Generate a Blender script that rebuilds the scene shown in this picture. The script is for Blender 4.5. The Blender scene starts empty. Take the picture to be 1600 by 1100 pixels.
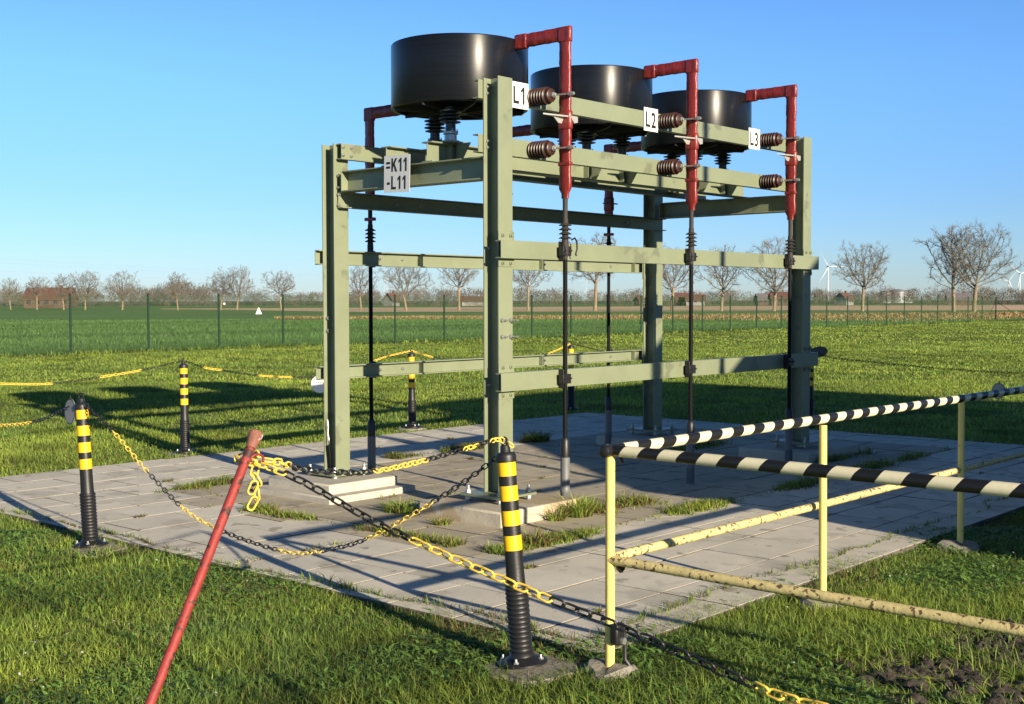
import bpy, bmesh, math, random
import numpy as np
from mathutils import Vector, Matrix
R = math.radians
rnd = random.Random(7)
C = bpy.context.scene
COL = C.collection
# ------------------------------------------------------------------ camera
cam_d = bpy.data.cameras.new('camera')
cam = bpy.data.objects.new('camera', cam_d)
COL.objects.link(cam)
cam_d.sensor_width = 36
cam_d.lens = 1947.31 / 1600 * 36
cam_d.clip_start = 0.05
cam_d.clip_end = 20000
CAM = Vector((-7.0913, -6.4354, 1.65))
YAW = R(41.586)
cam.location = CAM
cam.rotation_euler = (Matrix.Rotation(YAW - math.pi / 2, 4, 'Z') @ Matrix.Rotation(math.pi / 2 - 0.0412, 4, 'X') @ Matrix.Rotation(-0.0015, 4, 'Z')).to_euler()
C.camera = cam
FW = Vector((math.cos(YAW), math.sin(YAW), 0))
RT = Vector((math.sin(YAW), -math.cos(YAW), 0))
# ------------------------------------------------------------------ light
SUN_EL = R(14.7)
SUN_H = Vector((-0.254, -1.0, 0)).normalized()          # horizontal direction towards the sun
world = bpy.data.worlds.new('World')
C.world = world
world.use_nodes = True
wn = world.node_tree
wn.nodes.clear()
sky = wn.nodes.new('ShaderNodeTexSky')
sky.sky_type = 'NISHITA'
sky.sun_disc = False
sky.sun_elevation = SUN_EL
sky.sun_rotation = math.atan2(SUN_H.x, SUN_H.y)
sky.altitude = 0
sky.air_density = 1.0
sky.dust_density = 0.1
sky.ozone_density = 4.0
bg = wn.nodes.new('ShaderNodeBackground')
bg.inputs['Strength'].default_value = 0.084
wo = wn.nodes.new('ShaderNodeOutputWorld')
grade = wn.nodes.new('ShaderNodeMix')
grade.data_type = 'RGBA'
grade.blend_type = 'MULTIPLY'
grade.inputs['Factor'].default_value = 1.0
grade.inputs['B'].default_value = (0.74, 0.96, 1.28, 1)
wn.links.new(sky.outputs[0], grade.inputs['A'])
# zenith graded darker than the horizon band to cut fill in the shade
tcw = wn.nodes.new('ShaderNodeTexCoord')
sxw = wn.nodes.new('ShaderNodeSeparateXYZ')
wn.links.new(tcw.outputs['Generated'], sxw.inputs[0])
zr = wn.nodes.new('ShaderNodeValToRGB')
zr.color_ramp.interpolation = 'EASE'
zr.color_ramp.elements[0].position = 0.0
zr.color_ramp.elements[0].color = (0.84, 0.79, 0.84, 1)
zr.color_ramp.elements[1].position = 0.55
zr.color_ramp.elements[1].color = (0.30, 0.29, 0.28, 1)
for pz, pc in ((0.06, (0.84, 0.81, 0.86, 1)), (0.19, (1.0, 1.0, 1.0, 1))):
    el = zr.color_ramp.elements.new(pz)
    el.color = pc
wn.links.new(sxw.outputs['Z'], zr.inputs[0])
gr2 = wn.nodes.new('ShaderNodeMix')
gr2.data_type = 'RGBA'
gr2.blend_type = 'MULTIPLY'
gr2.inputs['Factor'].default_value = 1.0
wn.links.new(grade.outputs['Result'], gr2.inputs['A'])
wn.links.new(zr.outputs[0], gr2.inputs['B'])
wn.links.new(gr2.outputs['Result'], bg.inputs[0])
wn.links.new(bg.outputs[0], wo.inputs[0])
sd = bpy.data.lights.new('sun', 'SUN')
sd.energy = 5.0
sd.angle = R(0.5)
sd.color = (1.0, 0.86, 0.64)
sun = bpy.data.objects.new('sun', sd)
COL.objects.link(sun)
sdir = Vector((SUN_H.x * math.cos(SUN_EL), SUN_H.y * math.cos(SUN_EL), math.sin(SUN_EL)))
sun.rotation_euler = sdir.to_track_quat('Z', 'Y').to_euler()
sun.location = (-10, -20, 20)
C.view_settings.view_transform = 'Standard'
C.view_settings.look = 'None'
C.view_settings.exposure = 0.93
C.view_settings.gamma = 1.0
C.cycles.max_bounces = 6
C.cycles.use_denoising = True

# ------------------------------------------------------------------ materials
def mat(name, base, rough=0.6, metal=0.0, var=0.12, scale=8.0, bump=0.0, bscale=60.0, spots=None, coat=0.0, aniso=None, spec=0.5, stretch=None):
    """principled material with a low-frequency tint variation, fine bump, optional spots (colour, scale, threshold)."""
    m = bpy.data.materials.new(name)
    m.use_nodes = True
    nt = m.node_tree
    N, L = nt.nodes, nt.links
    p = N['Principled BSDF']
    p.inputs['Roughness'].default_value = rough
    p.inputs['Metallic'].default_value = metal
    p.inputs['Specular IOR Level'].default_value = spec
    if coat:
        p.inputs['Coat Weight'].default_value = coat
        p.inputs['Coat Roughness'].default_value = 0.25
    tc = N.new('ShaderNodeTexCoord')
    src = tc.outputs['Object']
    if stretch:
        mp = N.new('ShaderNodeMapping')
        mp.inputs['Scale'].default_value = stretch
        L.new(src, mp.inputs[0])
        src = mp.outputs[0]
    n1 = N.new('ShaderNodeTexNoise')
    n1.inputs['Scale'].default_value = scale
    n1.inputs['Detail'].default_value = 6
    n1.inputs['Roughness'].default_value = 0.65
    L.new(src, n1.inputs['Vector'])
    rp = N.new('ShaderNodeValToRGB')
    rp.color_ramp.elements[0].position = 0.3
    rp.color_ramp.elements[1].position = 0.7
    rp.color_ramp.elements[0].color = tuple(c * (1 - var) for c in base) + (1,)
    rp.color_ramp.elements[1].color = tuple(min(1, c * (1 + var)) for c in base) + (1,)
    L.new(n1.outputs['Fac'], rp.inputs[0])
    col = rp.outputs[0]
    if spots:
        for (sc, sscale, th) in spots:
            ns = N.new('ShaderNodeTexNoise')
            ns.inputs['Scale'].default_value = sscale
            ns.inputs['Detail'].default_value = 4
            L.new(tc.outputs['Object'], ns.inputs['Vector'])
            r2 = N.new('ShaderNodeValToRGB')
            r2.color_ramp.elements[0].position = th
            r2.color_ramp.elements[1].position = min(1, th + 0.04)
            r2.color_ramp.elements[0].color = (0, 0, 0, 1)
            r2.color_ramp.elements[1].color = (1, 1, 1, 1)
            L.new(ns.outputs['Fac'], r2.inputs[0])
            mx = N.new('ShaderNodeMix')
            mx.data_type = 'RGBA'
            L.new(r2.outputs[0], mx.inputs['Factor'])
            L.new(col, mx.inputs['A'])
            mx.inputs['B'].default_value = tuple(sc) + (1,)
            col = mx.outputs['Result']
    L.new(col, p.inputs['Base Color'])
    if bump:
        nb = N.new('ShaderNodeTexNoise')
        nb.inputs['Scale'].default_value = bscale
        nb.inputs['Detail'].default_value = 5
        L.new(src, nb.inputs['Vector'])
        b = N.new('ShaderNodeBump')
        b.inputs['Strength'].default_value = bump
        b.inputs['Distance'].default_value = 0.01
        L.new(nb.outputs['Fac'], b.inputs['Height'])
        L.new(b.outputs[0], p.inputs['Normal'])
    return m

M = {}
M['steel'] = mat('green_painted_steel', (0.198, 0.225, 0.145), 0.42, var=0.10, scale=2.2, bump=0.06, bscale=40, spots=[((0.150, 0.165, 0.108), 4, 0.62), ((0.15, 0.10, 0.06), 23, 0.735)])
M['drum'] = mat('black_reactor_lacquer', (0.006, 0.007, 0.010), 0.35, var=0.25, scale=6, bump=0.03, bscale=30, stretch=(0.25, 0.25, 12), spec=0.42)
_p = M['drum'].node_tree.nodes['Principled BSDF']
_p.inputs['Anisotropic'].default_value = 0.72
_p.inputs['Anisotropic Rotation'].default_value = 0.25
_tg = M['drum'].node_tree.nodes.new('ShaderNodeTangent')
_tg.direction_type = 'RADIAL'
_tg.axis = 'Z'
M['drum'].node_tree.links.new(_tg.outputs[0], _p.inputs['Tangent'])
M['drum_in'] = mat('dark_fibreglass', (0.012, 0.012, 0.013), 0.7, var=0.2)
M['arm'] = mat('dark_grey_metal', (0.05, 0.05, 0.055), 0.5, metal=0.3)
M['red'] = mat('red_tape_wrap', (0.21, 0.022, 0.018), 0.36, var=0.22, scale=14, bump=0.95, bscale=16, stretch=(1, 1, 0.6))
M['porcelain'] = mat('brown_porcelain', (0.042, 0.015, 0.011), 0.42, var=0.12, scale=20)
M['galv'] = mat('galvanised_steel', (0.42, 0.43, 0.42), 0.42, metal=0.75, var=0.12, scale=25, bump=0.1)
M['alu'] = mat('pale_aluminium', (0.42, 0.41, 0.38), 0.45, metal=0.4, var=0.08)
M['rubber'] = mat('black_rubber', (0.012, 0.012, 0.014), 0.45, var=0.2, scale=10, bump=0.08, bscale=80)
M['cable'] = mat('black_cable_sheath', (0.006, 0.006, 0.007), 0.6, var=0.15, spec=0.12)
M['silicone'] = mat('grey_silicone', (0.040, 0.036, 0.034), 0.6, var=0.12, spec=0.2)
M['insul'] = mat('dark_grey_insulator', (0.045, 0.047, 0.052), 0.38, var=0.1)
M['conduit'] = mat('grey_plastic_conduit', (0.13, 0.133, 0.135), 0.5, var=0.1, scale=12, bump=0.06)
M['band'] = mat('yellow_reflective_band', (0.90, 0.50, 0.008), 0.45, var=0.06, scale=30)
M['ychain'] = mat('yellow_plastic', (0.86, 0.58, 0.085), 0.38, var=0.08, scale=30)
M['bchain'] = mat('black_plastic', (0.016, 0.016, 0.017), 0.4, var=0.15)
M['yrail'] = mat('pale_yellow_paint', (0.74, 0.58, 0.17), 0.5, var=0.07, scale=9, bump=0.08, spots=[((0.30, 0.20, 0.07), 38, 0.70)])
M['yrust'] = mat('spotted_yellow_paint', (0.62, 0.51, 0.23), 0.55, var=0.12, scale=12, bump=0.3, bscale=45, spots=[((0.13, 0.085, 0.045), 42, 0.575), ((0.30, 0.22, 0.12), 16, 0.70)])
M['stake'] = mat('worn_red_paint', (0.26, 0.030, 0.026), 0.62, var=0.22, scale=18, bump=0.3, bscale=50, spots=[((0.055, 0.022, 0.016), 30, 0.585)])
M['rustcap'] = mat('rusty_cap', (0.22, 0.085, 0.06), 0.7, var=0.3, scale=30, bump=0.4, spots=[((0.62, 0.60, 0.56), 26, 0.63)])
M['white'] = mat('white_sign_plate', (0.80, 0.80, 0.78), 0.45, var=0.03, scale=5)
M['white2'] = mat('greyish_white_plate', (0.60, 0.61, 0.62), 0.5, var=0.05, scale=6)  # slightly greyer white than the phase plates
M['ink'] = mat('black_lettering', (0.012, 0.012, 0.012), 0.55)
M['disc'] = mat('dull_grey_disc', (0.25, 0.25, 0.27), 0.5, var=0.1)
M['concrete'] = mat('footing_concrete', (0.47, 0.42, 0.33), 0.9, var=0.14, scale=9, bump=0.5, bscale=90, spots=[((0.41, 0.325, 0.21), 2.6, 0.50), ((0.25, 0.235, 0.20), 12, 0.68)])
M['concrete2'] = mat('clean_footing_concrete', (0.46, 0.43, 0.36), 0.9, var=0.12, scale=9, bump=0.5, bscale=90, spots=[((0.34, 0.32, 0.27), 10, 0.68)])
M['padc'] = mat('weathered_pad_concrete', (0.25, 0.23, 0.19), 0.95, var=0.2, scale=12, bump=0.6, bscale=60, spots=[((0.15, 0.14, 0.11), 14, 0.62)])
M['fence'] = mat('green_fence_coating', (0.005, 0.026, 0.019), 0.7, var=0.1, spec=0.2)
M['wire'] = mat('green_wire', (0.06, 0.115, 0.05), 0.6, var=0.1, spec=0.2)
M['bark'] = mat('brown_bark', (0.24, 0.18, 0.115), 0.9, var=0.3, scale=3, bump=0.4, bscale=14, stretch=(1, 1, 0.3))  # plain brown bark tone, varied at random
M['twig'] = mat('bare_twigs', (0.145, 0.128, 0.102), 0.9, var=0.25, scale=1.2)
M['brickred'] = mat('red_brick_wall', (0.11, 0.065, 0.052), 0.9, var=0.15, scale=2)
M['tiles'] = mat('red_roof_tiles', (0.105, 0.055, 0.043), 0.85, var=0.18, scale=1.5)
M['darktiles'] = mat('grey_roof_tiles', (0.13, 0.12, 0.13), 0.85, var=0.18, scale=1.5)
M['plaster'] = mat('white_plaster', (0.26, 0.25, 0.24), 0.9, var=0.06, scale=2)
M['pane'] = mat('window_glass', (0.03, 0.035, 0.045), 0.12, var=0.1)
M['turbine'] = mat('white_turbine_paint', (0.52, 0.55, 0.58), 0.5, var=0.02)
M['silo'] = mat('pale_silo_metal', (0.26, 0.27, 0.29), 0.5, metal=0.2, var=0.08)
M['lattice'] = mat('hazed_lattice_steel', (0.42, 0.52, 0.62), 0.6, var=0.05)  # distance haze put into the pale blue-grey colour
M['clod'] = mat('dark_soil_clods', (0.055, 0.044, 0.034), 0.95, var=0.35, scale=20, bump=0.8, bscale=60)

def tint_mat(name, rough=0.75, trans=0.32):
    """leaf-like material whose colour is the per-face tint of the blade itself"""
    m = bpy.data.materials.new(name)
    m.use_nodes = True
    nt = m.node_tree
    N, L = nt.nodes, nt.links
    N.clear()
    at = N.new('ShaderNodeAttribute')
    at.attribute_name = 'tint'
    d = N.new('ShaderNodeBsdfPrincipled')
    d.inputs['Roughness'].default_value = rough
    d.inputs['Specular IOR Level'].default_value = 0.3
    t = N.new('ShaderNodeBsdfTranslucent')
    L.new(at.outputs['Color'], d.inputs['Base Color'])
    L.new(at.outputs['Color'], t.inputs['Color'])
    mx = N.new('ShaderNodeMixShader')
    mx.inputs[0].default_value = trans
    L.new(d.outputs[0], mx.inputs[1])
    L.new(t.outputs[0], mx.inputs[2])
    o = N.new('ShaderNodeOutputMaterial')
    L.new(mx.outputs[0], o.inputs[0])
    return m
M['grass'] = tint_mat('grass_blades', 0.55, 0.42)
M['twigmass'] = tint_mat('far_twigs', 0.9, 0.1)
M['stub'] = tint_mat('straw_stubble', 0.8, 0.2)

def slab_mat():
    m = mat('paving_slabs', (0.62, 0.58, 0.49), 0.9, var=0.10, scale=3.5, bump=0.35, bscale=120, spots=[((0.50, 0.465, 0.39), 2.3, 0.56), ((0.36, 0.33, 0.265), 5.5, 0.63), ((0.17, 0.15, 0.11), 22, 0.70)])
    nt = m.node_tree
    p = nt.nodes['Principled BSDF']
    src = p.inputs['Base Color'].links[0].from_socket
    at = nt.nodes.new('ShaderNodeAttribute')
    at.attribute_name = 'tint'
    mx = nt.nodes.new('ShaderNodeMix')
    mx.data_type = 'RGBA'
    mx.blend_type = 'MULTIPLY'
    mx.inputs['Factor'].default_value = 1
    nt.links.new(src, mx.inputs['A'])
    nt.links.new(at.outputs['Color'], mx.inputs['B'])
    nt.links.new(mx.outputs['Result'], p.inputs['Base Color'])
    return m
M['slab'] = slab_mat()

def ground_mat(name, cols, scales, bump=0.6, bscale=3.0, stretch=None, rot=0.0):
    m = bpy.data.materials.new(name)
    m.use_nodes = True
    nt = m.node_tree
    N, L = nt.nodes, nt.links
    p = N['Principled BSDF']
    p.inputs['Roughness'].default_value = 0.95
    p.inputs['Specular IOR Level'].default_value = 0.1
    tc = N.new('ShaderNodeTexCoord')
    col = None
    for i, (sc, c0, c1, lo, hi) in enumerate(cols):
        mp = N.new('ShaderNodeMapping')
        mp.inputs['Rotation'].default_value = (0, 0, rot)
        mp.inputs['Scale'].default_value = scales[i]
        L.new(tc.outputs['Object'], mp.inputs[0])
        n = N.new('ShaderNodeTexNoise')
        n.inputs['Scale'].default_value = sc
        n.inputs['Detail'].default_value = 7
        n.inputs['Roughness'].default_value = 0.6
        L.new(mp.outputs[0], n.inputs['Vector'])
        rp = N.new('ShaderNodeValToRGB')
        rp.color_ramp.elements[0].position = lo
        rp.color_ramp.elements[1].position = hi
        rp.color_ramp.elements[0].color = tuple(c0) + (1,)
        rp.color_ramp.elements[1].color = tuple(c1) + (1,)
        L.new(n.outputs['Fac'], rp.inputs[0])
        if col is None:
            col = rp.outputs[0]
        else:
            mx = N.new('ShaderNodeMix')
            mx.data_type = 'RGBA'
            mx.blend_type = 'MULTIPLY'
            mx.inputs['Factor'].default_value = 1
            L.new(col, mx.inputs['A'])
            L.new(rp.outputs[0], mx.inputs['B'])
            col = mx.outputs['Result']
    L.new(col, p.inputs['Base Color'])
    nb = N.new('ShaderNodeTexNoise')
    nb.inputs['Scale'].default_value = bscale
    nb.inputs['Detail'].default_value = 8
    L.new(tc.outputs['Object'], nb.inputs['Vector'])
    b = N.new('ShaderNodeBump')
    b.inputs['Strength'].default_value = bump
    b.inputs['Distance'].default_value = 0.08
    L.new(nb.outputs['Fac'], b.inputs['Height'])
    L.new(b.outputs[0], p.inputs['Normal'])
    return m

def stripe_mat(name, period=0.2, ratio=0.5):
    """diagonal black tape wound round a cream painted pipe whose axis is local X"""
    m = mat(name, (0.74, 0.68, 0.47), 0.42, var=0.06, scale=12, bump=0.06, spots=[((0.35, 0.28, 0.16), 30, 0.73)])
    nt = m.node_tree
    N, L = nt.nodes, nt.links
    p = N['Principled BSDF']
    src = p.inputs['Base Color'].links[0].from_socket
    tc = [n for n in N if n.type == 'TEX_COORD'][0]
    sx = N.new('ShaderNodeSeparateXYZ')
    L.new(tc.outputs['Object'], sx.inputs[0])
    a = N.new('ShaderNodeMath'); a.operation = 'MULTIPLY_ADD'
    L.new(sx.outputs['Z'], a.inputs[0]); a.inputs[1].default_value = -0.75
    L.new(sx.outputs['X'], a.inputs[2])
    nz = N.new('ShaderNodeTexNoise'); nz.inputs['Scale'].default_value = 9
    L.new(tc.outputs['Object'], nz.inputs['Vector'])
    a2 = N.new('ShaderNodeMath'); a2.operation = 'MULTIPLY_ADD'
    L.new(nz.outputs['Fac'], a2.inputs[0]); a2.inputs[1].default_value = 0.02
    L.new(a.outputs[0], a2.inputs[2])
    d = N.new('ShaderNodeMath'); d.operation = 'DIVIDE'
    L.new(a2.outputs[0], d.inputs[0]); d.inputs[1].default_value = period
    f = N.new('ShaderNodeMath'); f.operation = 'FRACT'
    L.new(d.outputs[0], f.inputs[0])
    g = N.new('ShaderNodeMath'); g.operation = 'LESS_THAN'
    L.new(f.outputs[0], g.inputs[0]); g.inputs[1].default_value = ratio
    mx = N.new('ShaderNodeMix'); mx.data_type = 'RGBA'
    L.new(g.outputs[0], mx.inputs['Factor'])
    L.new(src, mx.inputs['A'])
    mx.inputs['B'].default_value = (0.012, 0.012, 0.013, 1)
    L.new(mx.outputs['Result'], p.inputs['Base Color'])
    return m
M['stripe'] = stripe_mat('hazard_striped_pipe')

# ------------------------------------------------------------------ mesh helpers
class MB:
    def __init__(s):
        s.v, s.f = [], []
    def add(s, vs, fs):
        o = len(s.v)
        s.v += [tuple(q) for q in vs]
        s.f += [[i + o for i in q] for q in fs]
        return s
    def box(s, x0, x1, y0, y1, z0, z1):
        return s.add([(x0, y0, z0), (x1, y0, z0), (x1, y1, z0), (x0, y1, z0), (x0, y0, z1), (x1, y0, z1), (x1, y1, z1), (x0, y1, z1)],
                     [(0, 3, 2, 1), (4, 5, 6, 7), (0, 1, 5, 4), (1, 2, 6, 5), (2, 3, 7, 6), (3, 0, 4, 7)])
    def extrude(s, prof, o, xd, yd, ax, ln):
        """closed 2D outline prof placed at o with axes xd, yd and pushed ln along ax"""
        o, xd, yd, ax = Vector(o), Vector(xd), Vector(yd), Vector(ax)
        n = len(prof)
        a = [o + xd * p[0] + yd * p[1] for p in prof]
        b = [q + ax * ln for q in a]
        fs = [[i, (i + 1) % n, n + (i + 1) % n, n + i] for i in range(n)]
        fs += [list(range(n))[::-1], list(range(n, 2 * n))]
        return s.add(a + b, fs)
    def tube(s, pts, r, n=10, caps=True):
        pts = [Vector(p) for p in pts]
        rs = r if isinstance(r, (list, tuple)) else [r] * len(pts)
        T = []
        for i in range(len(pts)):
            a = pts[max(0, i - 1)]; b = pts[min(len(pts) - 1, i + 1)]
            T.append((b - a).normalized())
        up = Vector((0, 0, 1)) if abs(T[0].z) < 0.9 else Vector((1, 0, 0))
        x = up.cross(T[0]).normalized()
        vs = []
        for i, p in enumerate(pts):
            x = (x - T[i] * x.dot(T[i])).normalized()
            y = T[i].cross(x)
            for k in range(n):
                t = 2 * math.pi * k / n
                vs.append(p + (x * math.cos(t) + y * math.sin(t)) * rs[i])
        fs = []
        for i in range(len(pts) - 1):
            for k in range(n):
                k2 = (k + 1) % n
                fs.append([i * n + k, i * n + k2, (i + 1) * n + k2, (i + 1) * n + k])
        if caps:
            fs += [list(range(n))[::-1], [(len(pts) - 1) * n + k for k in range(n)]]
        return s.add(vs, fs)
    def lathe(s, prof, o=(0, 0, 0), ax=(0, 0, 1), n=24, caps=True):
        """prof: (radius, height) pairs along ax from o"""
        o, ax = Vector(o), Vector(ax).normalized()
        up = Vector((1, 0, 0)) if abs(ax.x) < 0.9 else Vector((0, 1, 0))
        x = up.cross(ax).normalized(); y = ax.cross(x)
        vs, fs = [], []
        for (r, h) in prof:
            for k in range(n):
                t = 2 * math.pi * k / n
                vs.append(o + ax * h + (x * math.cos(t) + y * math.sin(t)) * max(r, 1e-5))
        for i in range(len(prof) - 1):
            for k in range(n):
                k2 = (k + 1) % n
                fs.append([i * n + k, i * n + k2, (i + 1) * n + k2, (i + 1) * n + k])
        if caps: fs += [list(range(n))[::-1], [(len(prof) - 1) * n + k for k in range(n)]]
        return s.add(vs, fs)
    def bolt(s, p, ax, r=0.014, h=0.012):
        r *= 1.25
        s.lathe([(r, 0), (r, h)], p, ax, 6)
        return s.lathe([(r * 0.55, h), (r * 0.5, h + 0.014)], p, ax, 8)
    def build(s, name, m, parent=None, smooth=True, bevel=0.0, ang=38, loc=None):
        me = bpy.data.meshes.new(name)
        me.from_pydata(s.v, [], s.f)
        me.validate()
        me.update()
        if smooth:
            me.shade_smooth()
            me.set_sharp_from_angle(angle=R(ang))
        me.materials.append(m)
        o = bpy.data.objects.new(name, me)
        COL.objects.link(o)
        if parent: o.parent = parent
        if loc is not None: o.location = loc
        if bevel:
            b = o.modifiers.new('bevel', 'BEVEL')
            b.width = bevel; b.segments = 2; b.limit_method = 'ANGLE'; b.angle_limit = R(40)
        return o

def tag(o, label, cat=None, group=None, kind=None):
    o['label'] = label
    if cat: o['category'] = cat
    if group: o['group'] = group
    if kind: o['kind'] = kind
    return o
def thing(name, label, cat, loc=(0, 0, 0), rz=0.0, group=None):
    o = bpy.data.objects.new(name, None)
    o.empty_display_size = 0.1
    COL.objects.link(o)
    o.location = loc
    o.rotation_euler = (0, 0, rz)
    return tag(o, label, cat, group)
def copy_tree(o, parent=None):
    c = o.copy()
    COL.objects.link(c)
    c.parent = parent
    for ch in list(o.children):
        copy_tree(ch, c)
    return c
def I_prof(b, h, tw=0.008, tf=0.013):
    """H section: flanges of width b (x), height h (y)"""
    B, H, w = b / 2, h / 2, tw / 2
    return [(-B, -H), (B, -H), (B, -H + tf), (w, -H + tf), (w, H - tf), (B, H - tf), (B, H), (-B, H), (-B, H - tf), (-w, H - tf), (-w, -H + tf), (-B, -H + tf)]
def U_prof(d, h, tw=0.007, tf=0.010):
    """channel: web at x=0 of height h (y from 0), flanges of depth d towards +x"""
    return [(0, 0), (d, 0), (d, tf), (tw, tf), (tw, h - tf), (d, h - tf), (d, h), (0, h)]
def text_mesh(body, size, depth=0.002, sx=0.72, bold=0.012):
    """flat bold lettering: straight letters as cut plates, rounded digits from the text tool"""
    w = .13
    G = {'L': (.50, [[(0, 0), (.46, 0), (.46, w), (w * 1.1, w), (w * 1.1, .72), (0, .72)]]),
         '1': (.44, [[(.20, 0), (.34, 0), (.34, .72), (.23, .72), (.05, .58), (.05, .46), (.20, .55)]]),
         'K': (.58, [[(0, 0), (.14, 0), (.14, .72), (0, .72)], [(.14, .22), (.26, .36), (.54, .72), (.37, .72), (.14, .43)], [(.20, .36), (.38, 0), (.56, 0), (.29, .46)]]),
         '=': (.48, [[(.02, .18), (.40, .18), (.40, .30), (.02, .30)], [(.02, .42), (.40, .42), (.40, .54), (.02, .54)]]),
         '-': (.40, [[(.03, .26), (.31, .26), (.31, .39), (.03, .39)]])}
    bm = bmesh.new()
    x = 0.0
    for n_, ch in enumerate(body):
        if ch in G:
            adv, polys = G[ch]
            for k, p in enumerate(polys):
                z = depth * (1 + .08 * k)
                lo = [bm.verts.new(((x + a) * sx, b, -depth)) for a, b in p]
                hi = [bm.verts.new(((x + a) * sx, b, z / size if False else z)) for a, b in p]
                bm.faces.new(hi)
                for i in range(len(p)):
                    bm.faces.new((lo[i], lo[(i + 1) % len(p)], hi[(i + 1) % len(p)], hi[i]))
            x += adv + .06
        else:
            cu = bpy.data.curves.new('lettering', 'FONT')
            cu.body = ch
            cu.size = 1.0
            cu.extrude = depth
            cu.offset = .022
            ob = bpy.data.objects.new('lettering', cu)
            COL.objects.link(ob)
            dg = bpy.context.evaluated_depsgraph_get()
            me = bpy.data.meshes.new_from_object(ob.evaluated_get(dg))
            bpy.data.objects.remove(ob)
            bpy.data.curves.remove(cu)
            me.transform(Matrix.Translation((x * sx, 0, 0)) @ Matrix.Diagonal((sx, 1.0, 1, 1)))
            bm.from_mesh(me)
            x += .60
    x -= .06
    for v in bm.verts:
        v.co.x = (v.co.x - x * sx / 2) * size
        v.co.y *= size
    me = bpy.data.meshes.new('lettering')
    bm.to_mesh(me)
    bm.free()
    me.materials.clear()
    me.materials.append(M['ink'])
    return me
def vnoise(x, y, seed=0):
    """smooth value noise on arrays, 0..1"""
    xi, yi = np.floor(x).astype(np.int64), np.floor(y).astype(np.int64)
    fx, fy = x - xi, y - yi
    fx, fy = fx * fx * (3 - 2 * fx), fy * fy * (3 - 2 * fy)
    def h(a, b):
        n = (a * 374761393 + b * 668265263 + seed * 982451653) & 0x7fffffff
        n = ((n ^ (n >> 13)) * 1274126177) & 0x7fffffff
        return ((n ^ (n >> 16)) & 0xffff) / 65535.0
    return (h(xi, yi) * (1 - fx) + h(xi + 1, yi) * fx) * (1 - fy) + (h(xi, yi + 1) * (1 - fx) + h(xi + 1, yi + 1) * fx) * fy
def raw_mesh(name, V, F, tint, m):
    """numpy quads/tris (uniform) to a mesh with a per-point tint"""
    me = bpy.data.meshes.new(name)
    k = F.shape[1]
    me.vertices.add(len(V))
    me.vertices.foreach_set('co', V.astype(np.float32).ravel())
    me.loops.add(F.size)
    me.loops.foreach_set('vertex_index', F.astype(np.int32).ravel())
    me.polygons.add(len(F))
    me.polygons.foreach_set('loop_start', (np.arange(len(F)) * k).astype(np.int32))
    me.polygons.foreach_set('loop_total', np.full(len(F), k, np.int32))
    if tint is not None:
        at = me.attributes.new('tint', 'FLOAT_COLOR', 'POINT')
        at.data.foreach_set('color', np.hstack([tint, np.ones((len(tint), 1))]).astype(np.float32).ravel())
    me.update()
    me.materials.append(m)
    o = bpy.data.objects.new(name, me)
    COL.objects.link(o)
    return o

# ------------------------------------------------------------------ ground
def sheet(name, pts, z, m, label):
    b = MB().add([(x, y, 0) for x, y in pts], [list(range(len(pts)))])
    o = b.build(name, m, smooth=False, loc=(0, 0, z))
    return tag(o, label, 'ground', kind='structure')
soil = ground_mat('lawn_soil', [(1.2, (0.14, 0.19, 0.042), (0.21, 0.27, 0.06), 0.3, 0.7), (14, (0.6, 0.58, 0.5), (1, 1, 1), 0.3, 0.65)], [(1, 1, 1), (1, 1, 1)], 0.8, 12)
crop = ground_mat('young_crop', [(0.10, (0.135, 0.235, 0.062), (0.165, 0.265, 0.072), 0.35, 0.65), (2.4, (0.72, 0.75, 0.7), (1, 1, 1), 0.3, 0.7), (0.05, (0.70, 0.74, 0.8), (1, 1, 1), 0.36, 0.46), (0.12, (0.60, 0.66, 0.7), (1, 1, 1), 0.40, 0.47)], [(1, 1, 1), (1, 1, 1), (0.35, 4.0, 1), (0.12, 3.0, 1)], 0.15, 6.0)
stub = ground_mat('stubble_soil', [(0.9, (0.14, 0.115, 0.055), (0.30, 0.23, 0.12), 0.35, 0.7), (5, (0.55, 0.6, 0.45), (1, 1, 1), 0.35, 0.6)], [(1, 1, 1), (1, 1, 1)], 0.9, 3.0)
bare = ground_mat('bare_field_soil', [(0.08, (0.60, 0.415, 0.27), (0.66, 0.46, 0.30), 0.3, 0.7)], [(1, 1, 1)], 0.6, 1.0)
far = ground_mat('far_meadow', [(0.02, (0.045, 0.075, 0.03), (0.07, 0.095, 0.04), 0.3, 0.7)], [(1, 1, 1)], 0.5, 0.5)
BIG = 9000
sheet('lawn', [(-120, -120), (140, -120), (140, 30.2), (-120, 30.2)], -0.035, soil, 'mown green lawn around the paved bay')
sheet('ground', [(-BIG, -BIG), (BIG, -BIG), (BIG, BIG), (-BIG, BIG)], -0.10, far, 'flat meadow reaching to the horizon')
sheet('crop_field', [(-400, 30.2), (91.5, 30.2), (140, -120), (520, -120), (520, 420), (-400, 420)], -0.055, crop, 'dark green young crop field beyond the wire fence')
sheet('stubble_strip', [(60, 84), (66.7, 87.2), (104.6, 73.9), (146.8, 63.6), (181.8, 50.5), (260, 10), (100, 10), (92.2, 29.5), (80.5, 32.9), (77.6, 54.5), (63.1, 82.7)], -0.045, stub, 'straw coloured stubble strip behind the wire fence')
sheet('bare_field', [(140, 222), (152.5, 242.6), (284.8, 203.5), (447.6, 130.8), (520, 60), (250, 20), (212, 59.8), (152.1, 108), (121.7, 139.7), (139, 200)], -0.045, bare, 'brown bare soil field behind the roadside trees')

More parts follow.
